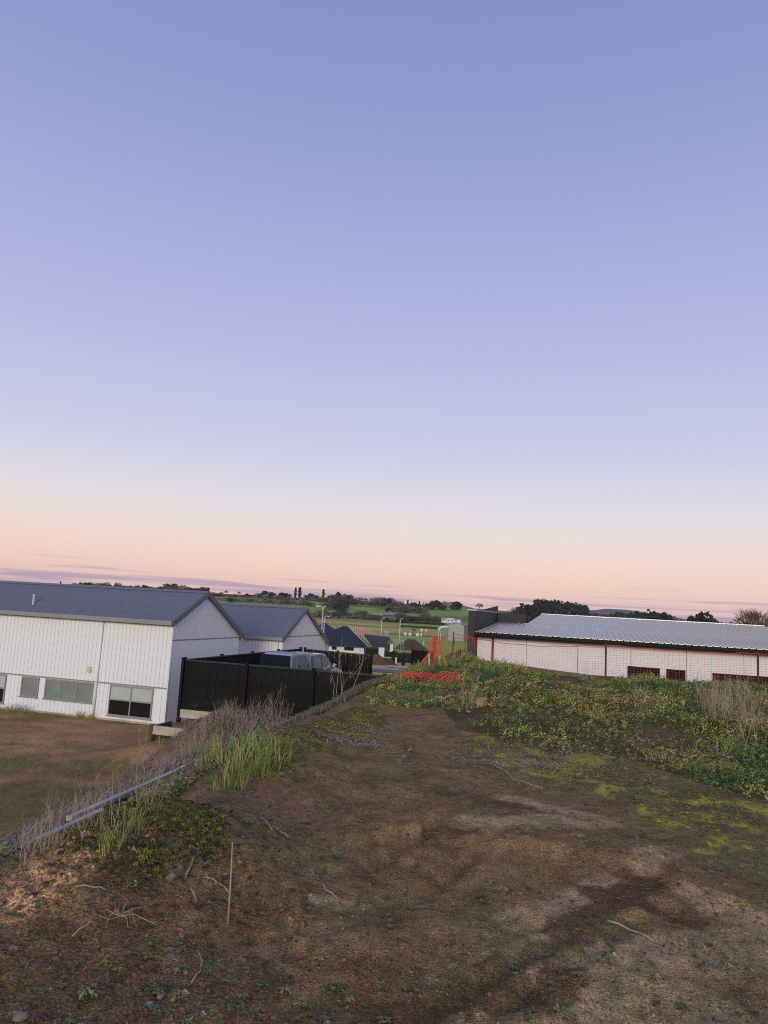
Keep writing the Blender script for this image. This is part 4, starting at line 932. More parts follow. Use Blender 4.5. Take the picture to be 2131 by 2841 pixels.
CR_ = {'round': [crown_mesh('crown', 'round', s_, M['ever']) for s_ in (1, 2, 3, 9)], 'cone': [crown_mesh('crown', 'cone', s_, M['conif']) for s_ in (4, 5)], 'column': [crown_mesh('crown', 'column', s_, M['conif']) for s_ in (6, 10)],
       'pine': [crown_mesh('crown', 'pine', s_, M['ever']) for s_ in (7, 8, 11)], 'bare': [crown_mesh('crown', 'twig', s_, M['bare']) for s_ in (21, 22, 23)], 'grey': [crown_mesh('crown', 'twig', s_, M['bare2']) for s_ in (24, 25)], 'big': [bare_mesh('crown', 23, M['bare'], .6, .0028, 5)]}
GL = {'round': ('evergreen_tree', 'dark rounded evergreen tree', 'evergreen trees'), 'cone': ('conifer_tree', 'dark pointed conifer', 'pointed conifers'), 'column': ('conifer_tree', 'tall narrow dark conifer', 'narrow conifers'),
      'pine': ('pine_tree', 'spreading dark pine', 'pines'), 'bare': ('bare_tree', 'bare brown winter tree', 'bare brown trees'), 'grey': ('bare_tree', 'bare grey winter tree', 'bare grey trees'), 'big': ('bare_tree', 'bare tree', 'bare trees')}
cnt = [0]
def tree(kind, px, ytop, d, w=1.0, place='', label=None, base=None):
    top = at(px, ytop, d); x = top[0]; z = hz(x, d) if base is None else base; h_ = max(top[2] - z, 3.5); cnt[0] += 1
    nm, lb, gp = GL[kind]
    o = thing(nm, label or f'{lb} {place}', 'tree', (x, d, z), (cnt[0] * 2.4) % 6.28, None if label else f'{gp} {place}')
    s_ = (h_ * w, h_ * w, h_)
    link('trunk', trunk, o, scale=s_); ms = CR_[kind]; link('crown', ms[cnt[0] % len(ms)], o, scale=s_)
    return o
def row(s, d, place, w=1.0):
    for it in s.split():
        k, px, y = it.split(','); kk = {'e': 'round', 'c': 'cone', 'l': 'column', 'p': 'pine', 'b': 'bare', 'g': 'grey'}[k]
        random.seed(int(float(px))); tree(kk, float(px), float(y), d + random.uniform(-60, 60), w * random.uniform(.9, 1.2), place)
row('c,169,1612 g,192,1618 e,207,1616 e,222,1615 e,236,1615 e,245,1615 b,253,1612 b,274,1613 e,285,1618 b,296,1612 c,321,1617 b,329,1613 e,344,1624 e,360,1624 e,371,1624 e,384,1623 e,399,1622 e,411,1625 e,426,1627 e,447,1626 e,466,1618 e,478,1618 b,488,1620 b,508,1619 e,520,1627 e,534,1630 e,548,1629', 1400, 'on the skyline above the nearest roof', 1.25)
row('e,567,1627 e,578,1636 b,592,1640 e,604,1644 g,614,1640 b,628,1636 e,641,1650 b,652,1646 b,664,1640 g,676,1648 e,684,1646 e,695,1648 e,706,1652', 1300, 'right of the nearest house gable', 1.3)
row('b,600,1655 g,622,1658 e,640,1656 b,660,1660 g,690,1660 b,715,1662 e,735,1660 b,755,1662 g,780,1664 b,800,1664 b,822,1664 g,842,1662', 1200, 'on the slope above the second house', 1.5)
row('e,718,1645 e,734,1638 e,750,1640 e,762,1646 g,772,1648 e,784,1643 e,796,1644 e,806,1648 e,848,1650 e,862,1645 e,876,1650 g,888,1652 b,908,1654 e,920,1650 b,928,1646 e,942,1643 c,937,1642 b,952,1646 e,962,1645 b,972,1650 b,986,1654', 1300, 'on the skyline behind the second white house', 1.3)
tree('column', 821, 1630, 1300, 1.1, label='left one of two tall narrow conifers on the skyline'); tree('column', 833, 1629, 1300, 1.3, label='right and stouter one of two tall narrow conifers on the skyline')
tree('column', 898, 1635, 1300, 1.1, label='tall narrow conifer alone on the skyline above the two armed street lamp')
row('e,925,1664 e,938,1660 e,950,1658 e,960,1662 g,915,1664 b,906,1666', 1180, 'in the dark clump on the green slope', 1.25)
tree('round', 948, 1680, 1080, 1.3, label='small dark rounded tree alone on the green slope')
row('b,1000,1655 b,1014,1656 b,1030,1658 b,1042,1654 b,1056,1652 e,1070,1658 e,1076,1658 b,1086,1656 g,1098,1662 b,1113,1664 c,1132,1664 e,1150,1668 c,1164,1668 c,1174,1671 e,1182,1673', 1300, 'along the skyline over the fields', 1.3)
row('g,1105,1676 b,1118,1677 g,1132,1677 b,1146,1678 g,1160,1678 b,1172,1680 g,1080,1682 e,1076,1684', 1180, 'in the grey band below the skyline', 1.3)
row('e,1196,1668 e,1206,1664 b,1212,1662 e,1220,1668 e,1228,1672 g,1238,1663 e,1256,1669 e,1264,1667 e,1272,1669', 1280, 'at the left end of the green hilltop', 1.25)
tree('bare', 1331, 1671, 1330, 1.5, label='round bare tree alone on the crest of the green hill')
row('g,1428,1682 b,1440,1678 g,1452,1682 e,1464,1676 e,1474,1674 p,1484,1672 p,1494,1663 p,1508,1662 e,1518,1672 p,1530,1672 p,1538,1665 e,1548,1672 p,1562,1667 p,1574,1670 e,1584,1676 p,1594,1677 p,1606,1676 p,1616,1677 p,1626,1682', 700, 'in the tall stand above the low building', 1.0)
row('g,1645,1700 b,1656,1699 g,1668,1704 b,1680,1708 e,1714,1698 e,1722,1696 g,1736,1698 e,1748,1697 e,1758,1696 g,1770,1698 e,1782,1697 e,1796,1694 e,1812,1691 e,1822,1695 e,1834,1699 e,1846,1708 g,1860,1714 g,1874,1717', 640, 'in the lower stand right of the pines', 1.05)
row('e,1964,1720 e,1976,1720 e,1990,1721 e,2004,1722 e,2016,1724 g,1950,1716 e,1906,1718', 620, 'in the low row at the right skyline', 1.2)
tree('round', 1929, 1693, 190, .9, label='broken topped dark green tree behind the right end of the roof'); tree('cone', 1944, 1700, 192, 1.0, label='pointed dark tree beside the broken topped tree')
tree('cone', 2071, 1731, 230, 1.0, label='small pointed conifer in front of the big bare tree'); tree('big', 2108, 1686, 260, 1.15, label='big spreading bare tree at the right edge')
tree('big', 2150, 1700, 300, 1.1, label='bare tree cut off by the right edge of the photograph')
row('b,884,1690 b,900,1687 b,912,1696 g,875,1700', 760, 'in the brown clump by the street lamps', 1.3)
row('b,972,1698 b,988,1695 b,1000,1699 g,1012,1706 g,1024,1708 g,1036,1706 b,1050,1704 g,956,1706 g,925,1710 g,940,1711', 800, 'in the hedgerow across the valley floor', 1.4)
row('g,1000,1690 g,1012,1690', 1000, 'in the middle of the green slope', 1.4)
tree('bare', 1108, 1695, 900, 1.5, label='bare tree right of the lilac roofed barn'); tree('bare', 1122, 1698, 905, 1.4, label='smaller bare tree joined to the one by the barn')
tree('bare', 1180, 1694, 860, 1.5, label='larger round bare tree left of the white farmhouse'); tree('bare', 1211, 1705, 850, 1.6, label='lower wide bare tree touching the white farmhouse')
tree('big', 1146, 1752, 345, 1.0, label='thin bare sapling by the far road'); 

def wood(spec, d, depth, n, cols, q=1.0):
    pxs = np.array([p[0] for p in spec], float); tops = np.array([p[1] for p in spec], float); rng = np.random.RandomState(int(pxs[0]))
    px = pxs[0] + rng.rand(n) * (pxs[-1] - pxs[0]); dd = d + (rng.rand(n) - .5) * depth
    lump = np.abs(np.sin(px * .19 + .7 * np.sin(px * .11))) ** .5
    top = np.interp(px, pxs, tops) + 5 * (1 - lump) + 3 * rng.rand(n)
    x = np.array([at(a, b, c)[0] for a, b, c in zip(px, top, dd)]); zt = np.array([at(a, b, c)[2] for a, b, c in zip(px, top, dd)]); zg = H(x, dd)
    z = zg + (zt - zg) * rng.rand(n) ** .7; o = np.array([x.mean(), d, zg.mean()])
    c = np.array(cols); ci = ((np.floor(px / 13 + np.sin(px) * .2)).astype(int) * 7 + (dd > d).astype(int) * 3) % len(c)
    C = c[ci] * (.7 + .6 * rng.rand(n, 1)); P = np.stack([x, dd, z], 1) - o; w = .0011 * d * q
    Q = rng.randn(n, 4, 3) * w * .35 + np.array([[-1, 0, -.8], [1, 0, -.8], [1, 0, .8], [-1, 0, .8]]) * w
    npmesh('wood', (P[:, None] + Q).reshape(-1, 3), np.arange(n * 4).reshape(-1, 4), np.repeat(C, 4, 0), M['leaf'], loc=o, kind='stuff')
BR = [(.12, .088, .062), (.05, .052, .038), (.105, .085, .07), (.038, .042, .032), (.15, .11, .075), (.09, .078, .055)]
wood([(560, 1640), (600, 1650), (640, 1652), (690, 1655), (740, 1655), (800, 1658), (860, 1660), (920, 1660), (1000, 1664)], 1290, 60, 2600, BR)
wood([(575, 1662), (640, 1660), (720, 1664), (790, 1664), (850, 1668), (872, 1676)], 1190, 60, 1500, [BR[0], BR[4], BR[2], BR[1]])
wood([(150, 1620), (230, 1620), (300, 1622), (400, 1630), (480, 1628), (560, 1638)], 1400, 40, 900, [BR[1], BR[3], BR[2]])
wood([(990, 1668), (1060, 1668), (1120, 1674), (1190, 1680)], 1300, 60, 700, BR)
wood([(1086, 1684), (1110, 1680), (1150, 1682), (1188, 1686)], 1180, 40, 600, [BR[2], BR[5], BR[1]])
wood([(905, 1668), (930, 1664), (965, 1668)], 1180, 40, 300, [BR[3], BR[1], BR[2]])
wood([(1425, 1692), (1480, 1684), (1560, 1682), (1620, 1688), (1650, 1702), (1710, 1706), (1770, 1702), (1840, 1706), (1900, 1722), (2020, 1730), (2070, 1738)], 680, 60, 2600, [BR[3], BR[1], BR[2], BR[3], BR[5]])
wood([(930, 1712), (980, 1705), (1030, 1708), (1070, 1706)], 810, 40, 500, [BR[2], BR[0], BR[5]])
wood([(868, 1700), (890, 1694), (915, 1700), (935, 1712)], 770, 30, 350, [BR[0], BR[4]])

# ------------------------------------------------------------------ plants and litter on the near ground
def G(x, y): return np.stack([x, y, H(x, y)], 1)
def rnd(n, x0, x1, y0, y1, pw=1.0): return x0 + RNG.rand(n) * (x1 - x0), y0 + RNG.rand(n) ** pw * (y1 - y0)
def pick(cols, n): c = np.array(cols); return c[RNG.randint(0, len(c), n)] * (.75 + .5 * RNG.rand(n, 1))
# leaf templates
def rosette(nl, ln, wd, lift, droop=0):
    v = []; f = []
    for k in range(nl):
        a = 2 * math.pi * k / nl + .3 * math.sin(k * 7); c, s_ = math.cos(a), math.sin(a); l_ = ln * (.75 + .35 * ((k * 37) % 10) / 10)
        for (q, w, z) in ((.08, .25, .02), (.55, 1.0, lift), (1.0, .12, lift * .9 - droop)):
            for e in (-1, 1): v.append((c * l_ * q - s_ * wd * w * e * .5, s_ * l_ * q + c * wd * w * e * .5, z * ln))
        b = k * 6; f += [(b, b + 1, b + 3, b + 2), (b + 2, b + 3, b + 5, b + 4)]
    return np.array(v), np.array(f)
def spray(nl, hgt, ln, wd, seed):
    rng = np.random.RandomState(seed); v = []; f = []
    for k in range(nl):
        z = hgt * (k + .7) / nl; a = k * 2.4; el_ = .5 + .4 * rng.rand(); c, s_ = math.cos(a), math.sin(a); r0_ = .02 * hgt
        for q, w in ((0, .2), (.5, 1), (1, .1)):
            rr = r0_ + ln * q * math.cos(el_ * (1 - .6 * q)); zz_ = z + ln * q * math.sin(el_ * (1 - .8 * q)) * .7
            for e in (-1, 1): v.append((c * rr - s_ * wd * w * e * .5, s_ * rr + c * wd * w * e * .5, zz_))
        b = k * 6; f += [(b, b + 1, b + 3, b + 2), (b + 2, b + 3, b + 5, b + 4)]
    return np.array(v), np.array(f)
# overgrown mound at the right
n = 190000; x, y = rnd(n, -.9, 13.5, 7.2, 21, 1.25)
veg, moss, berm = pad_masks(x, y); dens = fbm(x, y, 1.3, 3, 4); inn = np.mean([inpoly(x + dx_, y + dy_, VEG) | inpoly(x + dx_, y + dy_, VEG2) for dx_, dy_ in ((.5, 0), (-.5, 0), (0, 1.0), (0, -1.0))], 0); k = veg & (RNG.rand(n) < (.74 + 1.6 * dens) * (.15 + .85 * inn))
x, y = x[k], y[k]; n = len(x); hue = fbm(x, y, .8, 3, 1) + .35 * RNG.randn(n)
cols = np.where((hue > .33)[:, None], pick([(.22, .19, .055), (.25, .215, .06), (.22, .13, .06), (.20, .14, .08), (.24, .18, .12)], n), np.where((hue > -.1)[:, None], pick([(.155, .175, .042), (.19, .20, .05), (.12, .145, .036)], n), pick([(.065, .115, .036), (.085, .14, .045), (.05, .085, .03)], n))) * np.array([2.2, 2.15, 1.95])
tv = []; tf = []; rg = np.random.RandomState(5)
for k_ in range(5):
    a = k_ * 2.4; c, s_ = math.cos(a), math.sin(a); z = .25 + .2 * k_; e_ = .5 - .1 * k_; b0 = np.array([.08 * c, .08 * s_, z]); tip = np.array([c * .75, s_ * .75, z + .75 * e_ * (.4 + .5 * rg.rand())]); md = (b0 + tip) / 2 + [0, 0, .10]; w_ = np.array([-s_, c, 0]) * .17
    tv += [b0, md - w_, tip, md + w_]; tf.append((4 * k_, 4 * k_ + 1, 4 * k_ + 2, 4 * k_ + 3))
tv = np.array(tv); tf = np.array(tf)
sc = .026 + .038 * RNG.rand(n) ** 1.5 * (1 + .8 * fbm(x, y, .7, 2, 6)); sc *= .8 + .35 * ss(8, 13, y)
scatter('mound_weeds', tv, tf, G(x, y), np.stack([sc, sc, sc * (1.0 + 1.6 * ss(0, .5, fbm(x, y, .5, 3, 5)))], 1), RNG.rand(n) * 6.28, cols, M['leaf'], tilt=.7 * RNG.randn(n), kind='stuff')
MX, MY = x[::9], y[::9]
# low moss and creeping weeds on the open dirt
n = 68000; x, y = rnd(n, -1.2, 9, 3.0, 13, 1.2); veg, moss, berm = pad_masks(x, y)
nn = fbm(x, y, .55, 3, 3); k = (moss & (nn > -.15) & (RNG.rand(n) < .75)) | (berm & (RNG.rand(n) < .8)); x, y = x[k], y[k]; n = len(x)
tv, tf = rosette(5, 1, .6, .35)
hue = fbm(x, y, .5, 2, 2)
cols = np.where((hue > 0)[:, None], pick([(.34, .27, .035), (.27, .23, .04), (.38, .30, .05)], n), pick([(.135, .15, .05), (.125, .165, .075), (.18, .17, .05)], n))
scatter('moss', tv, tf, G(x, y), .008 + .014 * RNG.rand(n), RNG.rand(n) * 6.28, cols, M['leaf'], tilt=.4 * RNG.randn(n), kind='stuff')
# moss cushions on the near berm crown
n = 5200; t_ = RNG.rand(n); p, q = gz(530, 2245, .34), gz(330, 2375, .22)
x = p[0] + (q[0] - p[0]) * t_ + .17 * RNG.randn(n); y = p[1] + (q[1] - p[1]) * t_ + .17 * RNG.randn(n); k = (fbm(x, y, .18, 3, 4) + .12 * RNG.randn(n)) > .02; x, y = x[k], y[k]; n = len(x)
scatter('moss', *rosette(6, 1, .7, .8, .5), G(x, y), .010 + .014 * RNG.rand(n), RNG.rand(n) * 6.28, pick([(.28, .27, .035), (.20, .19, .03), (.10, .09, .025), (.13, .10, .03)], n), M['leaf'], kind='stuff')
# small seedlings over the foreground dirt
n = 32000; x, y = rnd(n, -2.6, 3.2, 1.6, 8.5, 1.4); s_ = x - wallx(y); veg, moss, berm = pad_masks(x, y)
den = .05 + .55 * ss(1.0, .5, np.hypot((x + 1.3) / .75, (y - 4.3) / .9)) + .5 * ss(.2, -.9, x + .12 * (y - 3)) * ss(6, 3.5, y) + .35 * ss(.6, 1.3, x) * ss(3.4, 2.7, y) + .12 * ss(.05, .4, fbm(x, y, .5, 3, 7)) + .35 * ss(3.3, 2.6, y) * ss(-1.3, -.7, x) * ss(.3, -.1, x)
k = (~veg) & (s_ > .3) & (RNG.rand(n) < den); x, y = x[k], y[k]; n = len(x)
scatter('seedlings', *rosette(6, 1, .42, .35, .1), G(x, y) + [0, 0, .003], .010 + .020 * RNG.rand(n) ** 2, RNG.rand(n) * 6.28, pick([(.20, .225, .11), (.14, .175, .08), (.10, .14, .05), (.24, .255, .16), (.20, .145, .08), (.16, .06, .05), (.25, .20, .05)], n), M['leaf'], kind='stuff')
# larger pale rosettes: one object each
ROS = [rosette(9, 1, .34, .30, .12), rosette(7, 1, .42, .42, .1), rosette(11, 1, .28, .25, .05)]
RM = []
for r_, (tv, tf) in enumerate(ROS):
    for c in ((.19, .205, .08), (.125, .16, .045), (.25, .25, .125)):
        mb = MB(); rg = np.random.RandomState(len(RM) + 40)
        for q_ in range(rg.randint(2, 6)):
            o_ = np.array([*(rg.randn(2) * .65), .05 * q_]) if q_ else np.zeros(3); a_ = rg.rand() * 6.28; ca, sa = math.cos(a_), math.sin(a_); k_ = .4 + .6 * rg.rand(); t2 = tv * (1 + .35 * rg.randn(*tv.shape)) * k_
            t2 = np.stack([t2[:, 0] * ca - t2[:, 1] * sa, t2[:, 0] * sa + t2[:, 1] * ca, np.abs(t2[:, 2])], 1) + o_; kp = [f_ for f_ in range(len(tf)) if (f_ // 2 * 7 + q_) % 5 != 2]
            mb.add([tuple(p) for p in t2], [tuple(tf[f_]) for f_ in kp]); b_ = .6 + .7 * rg.rand(); mb.c += [(*[cc * b_ * (.8 + .35 * (i_ % 6) / 6) for cc in c], 1) for i_ in range(len(t2))]
        RM.append(mb.mesh('rosette_weed', M['leaf']))
spots = [(870, 2690), (840, 2640), (905, 2650), (960, 2660), (985, 2705), (1000, 2760), (1050, 2745), (730, 2745), (650, 2765), (620, 2720), (560, 2700), (520, 2760), (690, 2700), (760, 2720), (800, 2775), (850, 2790), (905, 2760), (1160, 2810), (1070, 2790), (620, 2800),
         (560, 2815), (660, 2590), (700, 2620), (380, 2470), (365, 2395), (395, 2385), (350, 2360), (420, 2410), (460, 2400), (500, 2380), (570, 2480), (540, 2400), (610, 2390), (640, 2370), (585, 2350), (490, 2470), (640, 2480), (300, 2690), (250, 2750), (400, 2600), (430, 2640), (380, 2690), (455, 2790), (430, 2745),
         (1365, 2525), (1330, 2560), (1310, 2530), (1400, 2500), (1440, 2480), (1340, 2600), (1300, 2640), (1390, 2570), (1350, 2500), (1270, 2600), (1330, 2740), (1700, 2690), (1760, 2700), (1820, 2690), (1950, 2700), (2000, 2720), (2050, 2740), (1900, 2790), (1840, 2760), (1540, 2800), (1660, 2790), (2030, 2680), (1990, 2760), (1610, 2760), (1740, 2770), (2080, 2800), (860, 2285), (870, 2305), (1650, 2335), (1690, 2330), (1600, 2320), (980, 2530), (1610, 2395), (1880, 2600), (2090, 2600), (1480, 2850), (1150, 2700)]
random.seed(9)
for i_, (px, py) in enumerate(spots):
    x, y = hit(px, py); x += random.gauss(0, .03); y += random.gauss(0, .05); sc = random.uniform(.022, .048)
    link('rosette_weed', RM[i_ % len(RM)], None, (x, y, hz(x, y) + .004), random.uniform(0, 6.28), sc, 'small pale green leafy weed growing flat on the bare dirt', 'weed', 'leafy weeds on the bare dirt')
# red and yellow tiny plants at the lower left, pink flowers on the slope
n = 1500; x, y = rnd(n, -2.1, -.3, 1.9, 4.2); 
scatter('tiny_plants', *spray(5, 1.2, .6, .4, 3), G(x, y), .012 + .014 * RNG.rand(n), RNG.rand(n) * 6.28, pick([(.24, .05, .07), (.34, .22, .03), (.15, .05, .04), (.08, .10, .03), (.09, .06, .035), (.12, .08, .045)], n), M['leaf'], kind='stuff')
n = 5200; y = 3 + RNG.rand(n) * 6; x = wallx(y) + .08 + RNG.rand(n) * 1.15
cols = pick([(.12, .17, .05), (.17, .22, .065), (.24, .26, .07), (.30, .23, .08), (.20, .14, .08)], n); pk = RNG.rand(n) < .05; cols[pk] = [.42, .16, .24]
scatter('slope_weeds', *spray(6, 1.3, .6, .3, 5), G(x, y), .03 + .055 * RNG.rand(n), RNG.rand(n) * 6.28, cols, M['leaf'], tilt=.6 * RNG.randn(n), kind='stuff')
n = 12000; y = 3.3 + RNG.rand(n) * 23; x = wallx(y) - .12 + RNG.rand(n) ** 1.3 * 1.2
SLX, SLY = x, y
# grass blades
def blades(nb, h0, sp, seed, wd=.012, lean=.5):
    rng = np.random.RandomState(seed); mb = MB(); cs = []
    for _ in range(nb):
        a = rng.rand() * 6.28; r_ = sp * rng.rand() ** .6; b = Vector((math.cos(a) * r_, math.sin(a) * r_, 0)); h_ = h0 * (.5 + .6 * rng.rand()); th_ = a + rng.randn() * .9; ln = lean * h_ * (.25 + 1.5 * rng.rand() ** 1.5); dv = Vector((math.cos(th_), math.sin(th_), 0)); sd_ = Vector((-dv.y, dv.x, 0)) * wd * (.6 + .6 * rng.rand())
        pts = [(b, 1), (b + dv * ln * .15 + Vector((0, 0, h_ * .5)), .9), (b + dv * ln * .5 + Vector((0, 0, h_ * .85)), .6), (b + dv * ln + Vector((0, 0, h_ * (1 - .25 * rng.rand()))), .08)]
        c = [(.26, .37, .07), (.20, .32, .065), (.34, .41, .09), (.42, .37, .13), (.13, .22, .05), (.40, .30, .17)][rng.randint(6)]
        v = [p + sd_ * w * e * .5 for p, w in pts for e in (-1, 1)]; o = len(mb.v); mb.v += [tuple(p) for p in v]; mb.f += [(o + 2 * q, o + 2 * q + 1, o + 2 * q + 3, o + 2 * q + 2) for q in range(3)]; mb.mi += [0] * 3; mb.c += [(*c, 1)] * 8
    return mb
TUFT = [blades(64, .29, .16, s_, .0095, 1.0).mesh('grass_tuft', M['leaf']) for s_ in (1, 2, 3)]
random.seed(12)
tl = [(640, 2180), (690, 2170), (720, 2150), (670, 2150), (620, 2165), (740, 2130), (600, 2120), (560, 2110), (520, 2140), (650, 2110), (690, 2110), (480, 2160), (440, 2190), (400, 2230), (420, 2250), (370, 2260), (460, 2220), (350, 2290), (320, 2320), (380, 2300), (300, 2350), (580, 2090), (630, 2080), (700, 2090), (780, 2090), (800, 2070), (760, 2110)]
tl = [p for k_, p in enumerate(tl) if p[0] < 500 or k_ % 3 != 1]
for px, py in tl:
    x, y = hit(px, py)
    if px > 770: continue
    link('grass_tuft', random.choice(TUFT), None, (x, y, hz(x, y) - .02), random.uniform(0, 6.28), random.uniform(.7, 1.15) * (.40 if px < 500 else 1.0), 'bright green tuft of long grass on the bank beside the timber edging', 'grass tuft', 'long grass tufts along the left bank')
for px, py in [(1110, 1890), (1130, 1880), (1150, 1872), (1170, 1868), (1090, 1900), (1230, 1850), (1250, 1848), (1270, 1846), (1120, 1905)]:
    x, y = hit(px, py); link('grass_tuft', random.choice(TUFT), None, (x, y, hz(x, y) - .02), random.uniform(0, 6.28), random.uniform(.9, 1.4), 'green grass tuft at the far end of the dirt near the fallen mesh', 'grass tuft', 'grass tufts by the fallen mesh')
# mixed verge plants between berm and far end
n = 22000; y = 8 + RNG.rand(n) * 17; x = wallx(y) + .03 + RNG.rand(n) ** 1.6 * (1.0 + .9 * ss(13, 18, y) + 2.2 * ss(17, 21, y)); k = RNG.rand(n) < .75 + .6 * fbm(x, y, 1.0, 3, 2); x, y = x[k], y[k]; n = len(x)
scatter('verge_weeds', *spray(6, 1.2, .65, .3, 8), G(x, y), .04 + .055 * RNG.rand(n), RNG.rand(n) * 6.28, pick([(.16, .185, .05), (.22, .20, .06), (.28, .17, .07), (.20, .125, .065), (.11, .15, .04), (.26, .21, .145)], n), M['leaf'], kind='stuff')
# straw and dead thatch
def straw(name, n, xs, ys, ln, wd, cols, up=.15):
    tv = np.array([(-.5, -1, 0), (-.5, 1, 0), (.1, 1, .5), (.1, -1, .5), (.5, .6, .15), (.5, -.6, .15)]) * [1, .5, 1]; tf = np.array([(0, 1, 2, 3), (3, 2, 4, 5)])
    sc = np.stack([ln * (.5 + RNG.rand(n)), np.full(n, wd), up * ln * RNG.rand(n)], 1)
    return scatter(name, tv, tf, G(xs, ys) + [0, 0, .012], sc, RNG.rand(n) * 6.28, cols, M['leaf'], kind='stuff')
n = 30000; u_ = RNG.rand(n); y = 8 + RNG.rand(n) * 17.5; x = wallx(y) - .3 - u_ * 6.6; k = (RNG.rand(n) < .9); x, y = x[k], y[k]; n = len(x)
straw('dead_grass', n, x, y, .30, .013, pick([(.42, .29, .18), (.33, .225, .14), (.50, .37, .25), (.18, .125, .08), (.36, .26, .17)], n), .95)
pts = [(1510, 2075, .42, 260), (1400, 2085, .35, 110), (1640, 2092, .45, 120), (965, 2045, .22, 150), (1020, 2010, .2, 80), (1330, 1960, .4, 140), (1760, 2050, .35, 110), (1950, 2060, .45, 130), (1800, 2010, .4, 80)]
xs, ys = [], []
for px, py, r_, q in pts:
    cx, cy = gz(px, py, .1); xs.append(cx + r_ * RNG.randn(q)); ys.append(cy + r_ * .8 * RNG.randn(q))
xs, ys = np.concatenate(xs), np.concatenate(ys); straw('straw', len(xs), xs, ys, .20, .007, pick([(.42, .32, .2), (.32, .23, .14), (.5, .4, .27)], len(xs)), .3)
straw('slope_straw', len(SLX), SLX, SLY, .20, .008, pick([(.42, .29, .18), (.5, .38, .25), (.3, .2, .13)], len(SLX)), .9)
n = 2600; x, y = rnd(n, -2.2, 3.2, 1.8, 9, 1.3); straw('litter', n, x, y, .035, .0022, pick([(.24, .17, .12), (.12, .08, .05), (.33, .27, .2)], n), .2)
# grass in the lower lot
n = 17000; x, y = rnd(n, -17, -4, 11, 34); k = (x - wallx(y) < -4.2) & (fbm(x * .55, y, 1.6, 4, 4) + .85 * ss(27, 17, y) - .2 + .3 * np.exp(-((y - 33 - .28 * (-x - 9)) / 1.2) ** 2) > .1) & ((x + 9.03) * BX[0] + (y - 32.44) * BX[1] < -.15); x, y = x[k], y[k]; n = len(x)
scatter('lot_grass', *spray(6, 1.3, .5, .16, 4), G(x, y), .07 + .09 * RNG.rand(n), RNG.rand(n) * 6.28, pick([(.13, .155, .04), (.18, .175, .05), (.24, .19, .08), (.09, .13, .035)], n), M['leaf'], kind='stuff')
for px, py in [(430, 2040), (400, 2030), (415, 2055), (445, 2058), (245, 1995), (225, 1990), (508, 1985), (555, 1978), (565, 1975), (540, 1980), (60, 1978), (30, 1975)]:
    x, y = hit(px, py); link('grass_tuft', random.choice(TUFT), None, (x, y, hz(x, y) - .02), random.uniform(0, 6.28), random.uniform(1.1, 1.7), 'green grass clump at the foot of the white house and sleeper walls', 'grass tuft', 'grass clumps at the house foot')
# dry upright weeds: a few branched stalk clumps shared by many objects
def stalks(nb, h0, sp, seed, fork=2, r0_=.0036):
    random.seed(seed); mb = MB()
    for _ in range(nb):
        a = random.uniform(0, 6.28); q = sp * random.random() ** .5; b = Vector((math.cos(a) * q, math.sin(a) * q, -.03)); d = Vector((random.gauss(0, .22), random.gauss(0, .22), 1)).normalized(); h_ = h0 * random.uniform(.5, 1.1)
        m1 = b + d * h_ * .5 + Vector((random.gauss(0, .03), random.gauss(0, .03), 0)); t_ = b + d * h_ + Vector((random.gauss(0, .07), random.gauss(0, .07), 0)) * h_
        mb.tube([b, m1, t_], [r0_, r0_ * .75, r0_ * .3], 3, cap=False)
        for _k in range(random.randint(0, fork)):
            f_ = random.uniform(.35, .85); p = b.lerp(t_, f_); e = p + Vector((random.gauss(0, .3), random.gauss(0, .3), random.uniform(.2, .6))) * h_ * .45; mb.tube([p, p.lerp(e, .5) + Vector((0, 0, .02)), e], [r0_ * .6, r0_ * .45, r0_ * .25], 3, cap=False)
    return mb.mesh('dry_weed', M['drystalk'])
DRY = [stalks(9, .75, .16, 1, 3), stalks(14, .6, .22, 2, 2), stalks(6, .9, .12, 3, 4), stalks(16, .45, .25, 4, 1)]
random.seed(31)
def dry(px, py, z, sc, lab, gp, w=None):
    x, y = gz(px, py, z) if z < -1 else hit(px, py); link('dry_weed', DRY[w if w is not None else random.randrange(4)], None, (x, y, hz(x, y)), random.uniform(0, 6.28), sc * random.uniform(.8, 1.2), lab, 'dry weed', gp)
for _ in range(56): px = random.uniform(440, 790); dry(px, 2085 - (px - 520) * .30 + random.uniform(-50, 35), -2.0, .95, 'grey brown dead weed standing on the bank below the black fence', 'dead weeds on the bank below the fence', random.choice((1, 3, 3, 0)))
for px, py in [(745, 1990), (770, 1985), (790, 1995), (810, 1975), (835, 1970), (860, 1965), (880, 1950), (820, 1990), (900, 1945), (930, 1935), (960, 1925), (985, 1915), (760, 2000), (845, 1985), (1000, 1905), (1020, 1900), (945, 1940), (1040, 1890)]:
    dry(px, py, -.7, 1.45, 'tall branching dead weed in front of the black fence', 'tall dead weeds in front of the fence', random.choice((0, 2, 2)))
for px, py in [(180, 2330), (210, 2300), (240, 2270), (270, 2260), (300, 2240), (330, 2230), (160, 2350), (120, 2370), (290, 2290), (350, 2215), (250, 2310), (200, 2260), (330, 2190), (380, 2170), (280, 2200), (420, 2140), (90, 2400), (310, 2210)]:
    dry(px, py, -.7, .42, 'dead grey weed stalks leaning beside the near timber edging', 'dead weeds beside the near timber edging')
for px, py in [(425, 2235), (405, 2240)]: dry(px, py, -.1, .42, 'forked pale dead stalk standing behind the mossy near mound', 'forked dead stalks behind the mossy mound', 2)
for _ in range(26): dry(random.uniform(1960, 2100), random.uniform(1955, 2010), .2, .75, 'pale dry stalk clump standing in the weeds at the right', 'pale dry stalks in the weeds at the right')
